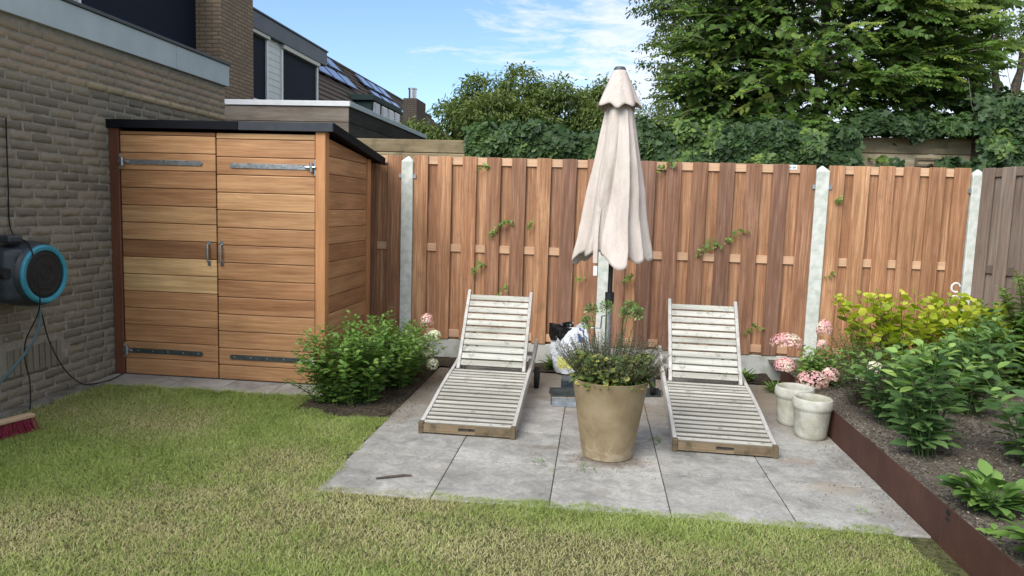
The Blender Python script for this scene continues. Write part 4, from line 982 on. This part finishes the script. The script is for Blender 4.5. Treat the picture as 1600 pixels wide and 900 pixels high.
# right hydrangea by edging
hy=bush('hydrangea','hydrangea with pink and white heads leaning over the steel edging','hydrangea',(1.88,6.1,.1),34,.40,.26,LEAF,.085,F_shrub,M_stem,9,.10,.1,.3,seed=5)
for i,(x,y,z,r_,sq) in enumerate(((-.27,.1,.36,.115,(1.15,1,.75)),(-.31,-.05,.20,.078,(1.1,1,.85)),(-.16,-.3,.14,.105,(1.15,1,.75)),(.0,-.2,.17,.068,(1,1,.95)),(.02,.1,.49,.068,(.9,.9,1.2)),(.02,.12,.36,.042,(1,1,1)))): flower_head(hy,(x,y,z),r_,F_pink,60+i,260,sq)
# spiraea
sp=bush('spiraea','dusky fine leaved shrub with small white flowers right of the hydrangea','shrub',(2.02,5.45,GB),70,.50,.30,LEAF,.026,F_grey,M_stemb,24,.12,.1,.2,seed=6,sr=.0025)
flower_head(sp,(-.02,-.1,.30),.05,F_whitef,80,90); flower_head(sp,(-.12,-.14,.24),.03,F_whitef,81,40)
bush('spiraea','airy olive green shrub behind the pink hydrangea','shrub',(2.22,6.25,GB),60,.52,.32,LEAF,.032,F_mid,M_stemb,18,.12,.1,.2,seed=7,sr=.0025)
# smoke bush
sm=thing('smoke_bush','lime yellow smoke bush with round leaves before the orange fence panel','smoke bush',(2.68,6.35,GB))
def smoke():
    g=np.random.default_rng(77); P=[];D=[];Nn=[];Sz=[];cv=[];paths=[];rads=[]
    for s in range(54):
        x=g.uniform(-.66,.78); hh=(.78-.18*abs(x)**1.5)*(1-.35*g.random()**2)+.02; y=g.uniform(-.28,.2)
        b=np.array([x*.45,y*.4,0]); tp=np.array([x,y,hh]); pts=[b+(tp-b)*u_+np.array([0,0,.06*math.sin(PI*u_)])+g.normal(0,.008,3) for u_ in np.linspace(0,1,8)]
        paths.append([tuple(p) for p in pts]); rads.append(.004)
        for i in range(17):
            u_=.18+.82*i/17; f=u_*7; i0=min(int(f),6); p=pts[i0]+(pts[i0+1]-pts[i0])*(f-i0); an=i*2.4+g.random(); o_=np.array([math.cos(an),math.sin(an),.25+.4*u_]); sz=.094*(1-.45*max(0,u_-.7)/.3)*g.uniform(.7,1.1)
            d=nrm(o_); P.append(p+d*.02); D.append(d); Nn.append(nrm(UP+g.normal(0,.45,3))); Sz.append(sz); cv.append(np.clip(.15+.75*u_*g.random()+.2*g.random()-.25*(u_<.4),0,1))
    stems_mesh(sm,paths,rads,M_stemb); leaves('foliage',P,D,Nn,Sz,ROUND,F_smoke,sm,np.array(cv))
smoke()
# big leaved blue green perennials
pk=dict(group='tall leafy perennials in the raised bed')
bush('leafy_perennial','tall blue green perennial in the middle of the raised bed','perennial',(1.93,4.32,GB),15,.82,.25,BIG,.135,F_dark,M_stem,10,.07,.10,.35,seed=11,young=.65,sr=.0045,hvar=.25,**pk)
bush('leafy_perennial','dark leaved perennial behind the tall middle one, left side','perennial',(2.0,4.95,GB),14,.70,.28,BIG,.125,F_dark,M_stem,8,.08,.12,.4,seed=12,young=.4,**pk)
bush('leafy_perennial','blue green perennial standing in front of the smoke bush','perennial',(2.62,5.25,GB),14,.80,.26,BIG,.135,F_dark,M_stem,8,.08,.15,.4,seed=13,young=.25,**pk)
bush('leafy_perennial','dark perennial with upright shoots left of the grey fence','perennial',(2.95,5.85,GB),12,.80,.28,BIG,.125,F_dark,M_stem,8,.08,.2,.4,seed=14,young=.0,**pk)
bush('leafy_perennial','tall blue green perennial cut by the right picture edge','perennial',(2.50,4.25,GB),16,.84,.30,BIG,.14,F_dark,M_stem,9,.08,.14,.4,seed=15,young=.4,**pk)
bush('leafy_perennial','greyish leaved perennial at the right edge above the dark broad leaved clump','perennial',(2.24,3.72,GB),7,.42,.16,BIG,.12,F_dark,M_stem,5,.05,.3,.5,seed=16,young=.4,**pk)
def rosette(name,label,base,n,ll,fm,seed,tilt=(.2,1.1),w=1.,h=.1):
    g=np.random.default_rng(seed); t=thing(name,label,'plant',base); P=[];D=[];Nn=[];S_=[];paths=[]
    for i in range(n):
        a=g.uniform(0,2*PI); el=g.uniform(*tilt); d=np.array([math.cos(a)*math.cos(el),math.sin(a)*math.cos(el),math.sin(el)]); st=h*(.3+g.random()); r0=.05*g.random()
        b=np.array([math.cos(a)*r0,math.sin(a)*r0,0]); p=b+d*st+np.array([0,0,st*.4]); paths.append([tuple(b),tuple((b+p)/2+np.array([0,0,.01])),tuple(p)]); dd=nrm(d*np.array([1,1,.6])+np.array([0,0,-.05])); P.append(p); D.append(dd); Nn.append(nrm(UP+dd*-.3*0+g.normal(0,.2,3)-np.array([dd[0],dd[1],0])*.4)); S_.append(ll*g.uniform(.6,1.1))
    if n>20: stems_mesh(t,paths,[.002]*n,M_stem)
    leaves('foliage',P,D,Nn,S_,BIG,fm,t,np.clip(g.random(n)*.8+.1,0,1),w); return t
rosette('broadleaf_clump','dark glossy broad leaved clump next to the steel edging',(1.90,3.55,GB+.01),110,.10,F_mid,31,w=1.2,h=.09)
rosette('broadleaf_clump','light green broad leaved clump in the bottom right corner',(1.86,2.98,GB+.01),70,.12,F_shrub,32,w=1.15,h=.09)
rosette('leafy_weed','dark green leafy weed at the fence foot, right of the right lounger',(1.38,6.72,0),70,.11,F_mid,33,(.5,1.3),.45,.03)
rosette('leafy_weed','green weed growing at the fence foot behind the left lounger wheel',(-.32,6.75,0),60,.10,F_mid,34,(.4,1.3),.7,.04)
rosette('leafy_weed','straw edged grassy tuft at the end of the steel edging',(1.58,6.35,0),70,.10,F_shrub,35,(.5,1.4),.2,.02)
rosette('leafy_weed','fresh green seedlings at the very edge of the raised bed',(1.74,3.2,GB),14,.05,F_shrub,36,(.3,1.2),1.,.03)
bush('climbing_shrub','dense bright climber against the grey fence at the right edge','climber',(3.46,6.02,GB),70,1.18,.30,BIG,.085,F_shrub,M_stemb,20,.16,.1,.5,seed=17,young=.2,w=1.2)
# joint weeds
for i,(x,y,s,lb) in enumerate(((-.26,4.19,.028,'tiny weed in the slab crossing left of the planter'),(-.17,4.05,.02,'tiny weed on the joint in front of the planter, near its left side'),(.0,4.16,.028,'small weed at the front left foot of the planter'),(.44,4.78,.035,'small weed in the joint before the right lounger'),(1.44,3.78,.022,'small weed on the front right slab close to the steel edging'))):
    rosette('joint_weed',lb,(x,y,.0),16,s,F_shrub,90+i,(.1,1.2),.5,.01)
# planter plants
he=thing('heather','plum grey heathery plant filling the tan planter','heather',(.125,4.44,.465))
def heather():
    g=np.random.default_rng(5); P=[];D=[];Nn=[];Sz=[];cv=[];paths=[]
    for s in range(560):
        a=g.uniform(0,2*PI); q=g.random()**.5; b=np.array([math.cos(a)*.16*q,math.sin(a)*.15*q,0]); hh=g.uniform(.15,.35)*(1-.25*q); o_=np.array([math.cos(a),math.sin(a),0])
        tp=b+o_*(.03+.17*q)+np.array([0,0,hh])+g.normal(0,.015,3); mid=(b+tp)/2+o_*.03; pts=[(1-u_)**2*b+2*u_*(1-u_)*mid+u_*u_*tp for u_ in np.linspace(0,1,6)]; paths.append([tuple(p) for p in pts])
        for i in range(22):
            u_=.15+.85*i/22; f=u_*5; i0=min(int(f),4); p=pts[i0]+(pts[i0+1]-pts[i0])*(f-i0); an=g.uniform(0,2*PI); P.append(p); D.append(nrm(np.array([math.cos(an),math.sin(an),.6]))); Nn.append(UP+g.normal(0,.4,3)); Sz.append(g.uniform(.008,.016)); cv.append(np.clip((.9-.75*u_)+.2*g.random(),0,1))
    stems_mesh(he,paths,[.0013]*len(paths),M_stemd,n=3); leaves('foliage',P,D,Nn,Sz,LEAF,F_heather,he,np.array(cv))
heather()
def potgreen(label,cx_,cy,seed,n,a0,a1,fm):
    g=np.random.default_rng(seed); t=thing('geranium',label,'plant',(cx_,cy,.465)); P=[];D=[];Nn=[];S_=[];paths=[]
    for i in range(n):
        a=g.uniform(a0,a1); r_=.19+.05*g.random(); z=g.uniform(-.01,.19); b=np.array([math.cos(a)*.12,math.sin(a)*.12,0]); p=np.array([math.cos(a)*r_*g.uniform(.7,1),math.sin(a)*r_*g.uniform(.7,1),z]); paths.append([tuple(b),tuple((b+p)/2+np.array([0,0,.03])),tuple(p)])
        an=g.uniform(0,2*PI); P.append(p); D.append(nrm(np.array([math.cos(an),math.sin(an),.1])+np.array([math.cos(a),math.sin(a),-.2])*.5)); Nn.append(nrm(UP*.6+np.array([math.cos(a),math.sin(a),0])*.6+g.normal(0,.3,3))); S_.append(g.uniform(.022,.045))
    stems_mesh(t,paths,[.0013]*n,M_stem,n=3); leaves('foliage',P,D,Nn,S_,ROUND,fm,t,g.random(n)**1.4,.9)
potgreen('round leaved plant spilling over the front left of the planter rim',.115,4.44,6,470,PI,PI*1.5,F_potg)
potgreen('round leaved plant with yellowing leaves at the front right of the planter rim',.14,4.44,7,470,PI*1.5,PI*2,F_potg)
ag=thing('agapanthus','agapanthus with green seed heads on tall bare stalks in the planter','agapanthus',(.125,4.46,.465))
paths=[]
for i,(x,z,bx) in enumerate(((-.155,.37,-.05),(-.135,.44,-.06),(-.045,.475,-.03),(.075,.43,.0),(.10,.465,.03),(.145,.44,.05))):
    y=[-.03,.05,-.06,.0,.06,-.02][i]; z*=.97
    paths.append([(bx,y*.5,0),(bx*.6+x*.4,y*.7,z*.5),(x,y,z)])
    g=np.random.default_rng(200+i); n=60; d=nrm(g.normal(size=(n,3))+[0,0,.35]); st=np.array([x,y,z])
    hd=MB()
    for k in range(n): hd.tube([tuple(st),tuple(st+d[k]*.036)],.0009,3,.5,0,False)
    h=hd.build('seed_head',M_stem,ag)
    leaves('seed_pods',st+d*.028,d,np.cross(d,g.normal(size=(n,3))),g.uniform(.016,.026,n),LEAF,F_pod,h,g.random(n),1.1)
stems_mesh(ag,paths,[.0042]*6,M_stem,n=6)
m_=[]; P=[];D=[];Nn=[];S_=[]
for (x,y,dx,dy,l) in ((-.19,-.10,-.9,-.3,.075),(.19,-.08,1,-.35,.10),(.2,-.05,1,-.5,.07),(.03,-.21,-.3,-.8,.06)): P.append((x,y,.035)); D.append((dx,dy,-.35)); Nn.append((0,0,1)); S_.append(l)
leaves('strap_leaves',P,D,Nn,S_,LANCE,F_shrub,ag,np.full(4,.9),.7)
# ivy sprigs through the fence
def sprig(x,z,l,seed,label):
    g=np.random.default_rng(seed); t=thing('ivy_sprig',label,'ivy sprig',(x,7.035,z),0,'ivy sprigs poking through the fence'); n=max(5,int(l*110)); P=[];D=[];Nn=[];S_=[]
    pts=[(u_*l-l/2,-.012*math.sin(3*u_),.35*l*math.sin(u_*3-.8)) for u_ in np.linspace(0,1,5)]
    for i in range(n):
        u_=i/(n-1) if n>1 else 0; p=np.array([u_*l-l/2,-.02,.35*l*math.sin(u_*3-.8)])+g.normal(0,.012,3)*[1,.6,1]; P.append(p); D.append(g.normal(0,1,3)*[1,.3,1]); Nn.append(nrm(np.array([0,-1,.5])+g.normal(0,.3,3))); S_.append(g.uniform(.022,.045))
    stems_mesh(t,[pts],[.0015],M_stem); leaves('foliage',P,D,Nn,S_,IVY,F_sprig,t,g.random(n))
for i,(x,z,l,lb) in enumerate(((-.92,1.29,.20,'longest ivy sprig on the orange panel, above the left lounger'),(-1.13,.92,.10,'ivy sprig just above the left lounger, to its left'),(-.63,1.34,.04,'small ivy sprig midway between the long sprig and the parasol'),(1.05,1.16,.20,'ivy sprig at mid rail height above the right lounger'),(1.30,1.29,.18,'ivy sprig right of and above the mid rail sprig, weathered panel'),(2.18,1.67,.06,'high ivy sprig just right of the third post'),(-.87,.69,.08,'ivy sprig peeping over the top of the left lounger backrest'),(-1.11,1.88,.08,'ivy sprig hanging from the fence top near the first post'),(.32,.86,.10,'ivy sprig low to the right of the parasol pole'),(2.18,.98,.06,'ivy sprig low beside the third post'),(1.50,.42,.13,'lowest ivy sprig, right of the right lounger'),(.62,1.92,.14,'ivy spray over the fence top right of the parasol'),(-.15,.83,.07,'ivy sprig left of the parasol tube'),(.38,.6,.05,'little ivy sprig beside the right lounger head'))): sprig(x,z,l,300+i,lb)

# ivy mass
def ivy(label,x0,x1,n,top,bot,y0,seed,thick=.22,bump=.26,sz=(.05,.09),parent_loc=(0,7.5,0),young=.15,stems=True):
    g=np.random.default_rng(seed); t=thing('ivy',label,'ivy',parent_loc); X=g.uniform(x0,x1,n)
    T=top(X)-.03+bump*(vnoise(X,X*0+seed,2.6,seed)-.5)+.10*(vnoise(X,X*0,9,seed+1)-.5); B=bot(X)
    u_=g.random(n); Z=B+(T-B)*u_; prof_=np.sqrt(np.clip(1-(np.clip((Z-(T-thick))/thick,0,1))**2,0,1))
    dn=vnoise(X,Z,6,seed+2)*.17; Yp=-(thick*.6*prof_+dn)*(1-.35*g.random(n)**2); Yp=Yp+y0
    k=(g.random(n)<.25+.9*vnoise(X,Z,5,seed+5)); X=X[k];Yp=Yp[k];Z=Z[k];n=len(X)
    P=np.stack([X,Yp,Z],1); Nn=nrm(np.stack([g.normal(0,.5,n),-.8-.2*g.random(n),.6+g.normal(0,.5,n)],1)); D=nrm(np.stack([g.normal(0,.7,n),-.3*np.ones(n),-.9+g.normal(0,.5,n)],1))
    # backs and top
    m2=n//3; Xb=g.uniform(x0,x1,m2); Tb=top(Xb)-.03+bump*(vnoise(Xb,Xb*0+seed,2.6,seed)-.5)+.10*(vnoise(Xb,Xb*0,9,seed+1)-.5)+.10*g.random(m2)**3; Pb=np.stack([Xb,y0+g.uniform(-.1,.3,m2),Tb-.1*g.random(m2)-.02],1); Nb=nrm(np.stack([g.normal(0,.4,m2),g.normal(-.2,.4,m2),np.ones(m2)],1)); Db=nrm(g.normal(0,1,(m2,3))*[1,1,.3])
    P=np.concatenate([P,Pb]);Nn=np.concatenate([Nn,Nb]);D=np.concatenate([D,Db]); N_=len(P)
    cv=np.clip(.45*g.random(N_)+young*1.5*(vnoise(P[:,0],P[:,2],3,seed+8)>.62)*g.random(N_)*2,0,1)
    leaves('foliage',P,D,Nn,g.uniform(sz[0],sz[1],N_),IVY,F_ivy,t,cv)
    if not stems: return
    
    pts=[[(x,y0+.02,B.min()),(x+.1,y0-.05,2.1),(x+.3,y0-.06,2.25)] for x in np.linspace(x0+.1,x1-.4,8)]
    stems_mesh(t,pts,[.008]*8,M_bark)
ivy('thick dark ivy spilling over the plank fence left of the parasol',-1.32,.75,9000,lambda x:2.30+.06*np.clip(x+1.3,0,.6),lambda x:1.93+0*x,0,401)
ivy('thick ivy covering the plank fence between parasol and bare planks',.75,2.42,8000,lambda x:2.40-.03*(x-.75),lambda x:1.90+0*x+.28*np.clip(vnoise(x,x*0,2.2,9)-.55,0,1),0,402,young=.3)
ivy('ivy fringe drooping over the bare planks at right',2.4,3.6,2600,lambda x:2.55+0*x,lambda x:2.37-.09*np.exp(-((x-2.98)/.10)**2),.06,403,.12,.05,stems=False)
ivy('tangled ivy round the old post above the grey side fence',3.5,4.7,5200,lambda x:2.75-.1*(x-3.5),lambda x:1.85+0*x,.1,404,.3,.2,young=.35)
ivy('small ivy shoot in front of the bare planks, near the old post',3.18,3.52,160,lambda x:2.12+0*x,lambda x:1.93+0*x,-.05,405,.08,.03,young=.6,stems=False)
ivy('small ivy shoot rising before the bare planks, left end',2.62,2.82,70,lambda x:2.10+0*x,lambda x:1.95+0*x,-.05,406,.08,.03,young=.6,stems=False)

# ============================================================ TREES
def limb_path(p,q,g,sag=.0,j=.08,K=6):
    p=np.array(p,float);q=np.array(q,float); L_=np.linalg.norm(q-p)
    return [tuple(p+(q-p)*u_+np.array([0,0,sag*L_*math.sin(PI*u_)])+(g.normal(0,j*L_*.15,3) if 0<u_<1 else 0)) for u_ in np.linspace(0,1,K)]
def clump_tree(name,label,base,th,clumps,nleaf,ll,fm,tm,seed,trunk_r=.16,bark=None,group=None,flat=.7,w=1.,compound=False,gap=.0,lit=.2):
    """clumps: (x,y,z,r) relative to base"""
    g=np.random.default_rng(seed); t=thing(name,label,'tree',base,0,group); m=MB(); fork=np.array([0,0,th])
    m.tube(limb_path((0,0,-.1),fork,g,0,.05),[trunk_r*(1-.35*i/5) for i in range(6)],10,.5,0,False)
    P=[];D=[];Nn=[];cv=[]; cl=np.array(clumps); wt=cl[:,3]**2; wt/=wt.sum()
    for (x,y,z,r_) in clumps:
        m.tube(limb_path(fork*g.uniform(.7,1),(x,y,z),g,.1),[max(.012,trunk_r*.42*(1-.8*i/5)) for i in range(6)],6,.5,0,False)
        nt_=int(7+8*r_)
        for k in range(nt_):
            d=nrm(g.normal(size=3)+[0,0,.3]); m.tube(limb_path((x,y,z),np.array([x,y,z])+d*r_*.95,g,.05),[.014*(1-.8*i/5) for i in range(6)],4,.5,0,False)
    m.build('trunk',bark or M_bark,t,smooth=True)
    for ci,(x,y,z,r_) in enumerate(clumps):
        n=int(nleaf*wt[ci]); ns=max(6,int(n/26)); c=np.array([x,y,z]); d=nrm(g.normal(size=(ns,3))+[0,0,.15]); rad=r_*(.35+.72*g.random(ns)**.45); tw=c+d*rad[:,None]*[1,1,flat]
        tone=g.random(ns)*.4
        for s in range(ns):
            k=int(26*g.uniform(.6,1.4)); sp=ll*1.9; q=tw[s]+g.normal(0,sp*.55,(k,3))*[1,1,.55]; P.append(q)
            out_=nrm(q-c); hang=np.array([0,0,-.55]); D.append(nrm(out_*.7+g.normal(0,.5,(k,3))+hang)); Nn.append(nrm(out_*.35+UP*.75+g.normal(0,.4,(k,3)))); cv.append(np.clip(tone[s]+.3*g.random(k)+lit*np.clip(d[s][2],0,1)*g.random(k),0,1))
    P=np.concatenate(P);D=np.concatenate(D);Nn=np.concatenate(Nn);cv=np.concatenate(cv)
    leaves('crown',P,D,Nn,ll*g.uniform(.65,1.15,len(P)),tm,fm,t,cv,w)
    return t
def cl(g,c,rad,n,r0,r1):
    o=[]
    for i in range(n):
        d=nrm(g.normal(size=3)); q=g.random()**.4; o.append((c[0]+d[0]*rad[0]*q,c[1]+d[1]*rad[1]*q,c[2]+d[2]*rad[2]*q,g.uniform(r0,r1)))
    return o
g=np.random.default_rng(3)
C1=cl(g,(0,0,3.15),(1.5,1.3,.95),15,.55,.85)+[(-1.6,0,2.9,.6),(-1.75,0,2.3,.6),(-1.2,0,3.7,.45),(.3,0,4.35,.55),(-.6,0,4.2,.5),(1.2,-.3,4.1,.5),(1.65,0,3.4,.5),(0,-.5,2.2,.8),(1.3,-.4,2.3,.7),(-2.1,0,3.3,.35),(-2.15,0,2.7,.5),(-2.2,0,2.0,.55),(.9,0,4.0,.5),(.9,-.3,1.6,.7),(-.9,-.3,1.6,.7)]
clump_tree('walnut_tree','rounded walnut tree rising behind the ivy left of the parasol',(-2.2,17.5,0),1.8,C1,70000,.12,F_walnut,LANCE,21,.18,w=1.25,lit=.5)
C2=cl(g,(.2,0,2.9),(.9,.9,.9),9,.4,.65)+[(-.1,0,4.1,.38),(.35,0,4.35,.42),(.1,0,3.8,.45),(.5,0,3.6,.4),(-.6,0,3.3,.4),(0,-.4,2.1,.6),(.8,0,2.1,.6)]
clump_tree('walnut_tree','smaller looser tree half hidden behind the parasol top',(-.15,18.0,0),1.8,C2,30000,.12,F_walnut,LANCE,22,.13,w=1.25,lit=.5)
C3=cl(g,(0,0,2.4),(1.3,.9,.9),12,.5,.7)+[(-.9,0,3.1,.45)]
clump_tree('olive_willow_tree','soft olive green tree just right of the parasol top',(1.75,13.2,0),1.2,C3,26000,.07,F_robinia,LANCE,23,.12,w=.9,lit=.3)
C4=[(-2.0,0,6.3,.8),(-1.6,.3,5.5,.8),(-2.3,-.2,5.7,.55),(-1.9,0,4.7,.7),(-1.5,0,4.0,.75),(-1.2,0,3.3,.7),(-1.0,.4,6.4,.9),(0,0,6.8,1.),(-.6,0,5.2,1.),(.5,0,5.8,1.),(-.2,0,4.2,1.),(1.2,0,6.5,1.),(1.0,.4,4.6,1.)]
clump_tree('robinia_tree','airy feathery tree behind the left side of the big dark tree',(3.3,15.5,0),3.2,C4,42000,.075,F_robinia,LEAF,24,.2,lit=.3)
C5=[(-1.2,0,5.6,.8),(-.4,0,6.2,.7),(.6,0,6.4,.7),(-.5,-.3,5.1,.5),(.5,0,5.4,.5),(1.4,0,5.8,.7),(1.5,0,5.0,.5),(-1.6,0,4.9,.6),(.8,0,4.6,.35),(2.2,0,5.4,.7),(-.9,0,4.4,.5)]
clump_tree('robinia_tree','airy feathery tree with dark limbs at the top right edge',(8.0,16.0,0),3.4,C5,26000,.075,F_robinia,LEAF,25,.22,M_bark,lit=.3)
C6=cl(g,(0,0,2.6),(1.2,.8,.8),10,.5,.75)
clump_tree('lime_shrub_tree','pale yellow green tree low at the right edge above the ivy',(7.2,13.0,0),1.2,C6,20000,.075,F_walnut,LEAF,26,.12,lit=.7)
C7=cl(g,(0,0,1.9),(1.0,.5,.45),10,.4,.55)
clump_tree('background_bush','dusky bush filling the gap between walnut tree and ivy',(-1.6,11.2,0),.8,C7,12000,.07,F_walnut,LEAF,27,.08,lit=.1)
C8=cl(g,(0,0,1.9),(1.2,.5,.5),10,.4,.55)
clump_tree('background_bush','dusky bush behind the ivy beside the parasol',(.8,11.0,0),.8,C8,12000,.07,F_walnut,LEAF,28,.08,lit=.1)

# big hornbeam with flat leaf sprays
def hornbeam():
    g=np.random.default_rng(88); t=thing('hornbeam_tree','large dark hornbeam with long leaf sprays over the fence at right','tree',(2.42,8.75,0)); m=MB()
    trunk=[(0,0,-.1),(.0,.02,1.2),(-.02,0,2.4),(.03,.03,3.6),(.0,.0,5.0),(.02,0,6.3)]
    m.tube(trunk,[.075,.068,.06,.05,.035,.015],10,.5,0,False)
    P=[];D=[];Nn=[];S_=[];cv=[]
    def spray(p,d,l,nn,ll,tone):
        # alternate leaves in one plane along a gently drooping twig
        k=int(l/.030); side=nrm(np.cross(nn,d)); path=[]
        for i in range(k+1):
            u_=i/k; q=p+d*l*u_+np.array([0,0,-.12*l*u_*u_]); path.append(tuple(q))
            if u_>.08:
                for s in ((-1,1) if i%2 else (1,-1))[:2 if g.random()<.35 else 1]:
                    ss=s if i%2 else -s; dd=nrm(side*ss*.85+d*.6+g.normal(0,.12,3)+np.array([0,0,-.25])); P.append(q); D.append(dd); Nn.append(nrm(nn+side*ss*.25+g.normal(0,.22,3))); S_.append(ll*(1-.5*u_*u_)*g.uniform(.8,1.15)); cv.append(np.clip(tone+.18*g.random()+.35*max(0,u_-.7)*tone*2,0,1))
        P.append(np.array(path[-1])); D.append(d+np.array([0,0,-.2])); Nn.append(nn); S_.append(ll*.6); cv.append(min(1,tone+.2))
        m.tube([path[0],path[len(path)//2],path[-1]],[.004,.0025,.001],3,.5,0,False)
    nb=110
    for b in range(nb):
        z=2.15+4.6*(b/nb)**1.05+g.uniform(-.08,.08); a=g.uniform(0,2*PI)
        if z<2.8 and g.random()<.3: a=g.choice([PI,0])+g.normal(0,.4)
        o_=np.array([math.cos(a),math.sin(a)*.62,0]); reach=(1.65 if z<5 else 1.65-.5*(z-5))*(.75+.35*g.random())
        if z<2.5: reach*=1.05
        if o_[0]>0: reach*=1.08
        else: reach*=.92
        p0=np.array([0,0,z-.15]); p1=p0+o_*reach+np.array([0,0,reach*g.uniform(-.08,.25)])
        K=8; pts=[p0+(p1-p0)*u_+np.array([0,0,.10*reach*math.sin(PI*u_)])+g.normal(0,.02,3)*(u_>0) for u_ in np.linspace(0,1,K)]
        m.tube([tuple(q) for q in pts],[.018*(1-.8*i/(K-1))+.002 for i in range(K)],5,.5,0,False)
        nsp=int(8+reach*17)
        for s in range(nsp):
            u_=.22+.78*g.random()**.75; f=u_*(K-1); i0=min(int(f),K-2); q=pts[i0]+(pts[i0+1]-pts[i0])*(f-i0); an=math.atan2(o_[1],o_[0])+g.choice([-1,1])*g.uniform(.3,1.25)
            d=nrm(np.array([math.cos(an),math.sin(an),g.uniform(-.30,.25)])); nn=nrm(UP+g.normal(0,.25,3)+np.array([0,-.35,0])); young=g.random()<.16
            spray(q,d,g.uniform(.22,.50),nn,g.uniform(.075,.10),(.55 if young else .12)+.25*g.random())
        spray(pts[-1],nrm(p1-p0),g.uniform(.25,.5),nrm(UP+g.normal(0,.2,3)),.075,.35+.4*g.random())
    for i in range(3600):
        x=g.uniform(-1.5,1.62); z=g.uniform(2.15,7.4); lim=1-.10*abs(z-4.5)/2.5; x*=lim; y=g.uniform(-.95,.7)*math.sqrt(max(.05,1-(x/1.9)**2))
        an=math.atan2(y-.15,x)+g.normal(0,.7); d=nrm(np.array([math.cos(an),math.sin(an)-.2,g.uniform(-.8,.55)]))
        spray(np.array([x,y,z]),d,g.uniform(.22,.5),nrm(UP+g.normal(0,.45,3)+np.array([0,-.9,0])),g.uniform(.075,.105),(.55 if g.random()<.14 else .08)+.25*g.random())
    # long whippy shoots at the left
    for (z,x,dz) in ((3.62,-1.55,.25),(3.2,-1.6,.12),(2.85,-1.5,.02),(3.9,-1.4,.35)):
        spray(np.array([x,.0,z]),nrm(np.array([-1,-.1,dz])),.45,UP,.055,.4)
    m.build('trunk',M_barkl,t,smooth=True)
    leaves('crown',np.array(P),np.array(D),np.array(Nn),np.array(S_),LEAF,F_tree,t,np.array(cv),1.1)
    print('hornbeam leaves',len(P))
hornbeam()
# dead vine stems near the corner
o=thing('dry_vine','dry pale vine stems arching above the ivy at the old post','vine',(3.75,7.5,2.1))
stems_mesh(o,[[(-.1,0,.1),(-.3,-.05,.5),(-.35,-.05,.75)],[(0,0,.1),(.05,-.1,.5),(-.05,-.1,.85)],[(-.1,-.1,.3),(.35,-.2,.42),(.7,-.2,.1)],[(-.15,-.05,.35),(-.2,-.1,.05),(-.3,-.1,-.1)]],[.005]*4,M_barkl)
print('total verts',sum(len(o.data.vertices) for o in bpy.data.objects if o.type=='MESH'))
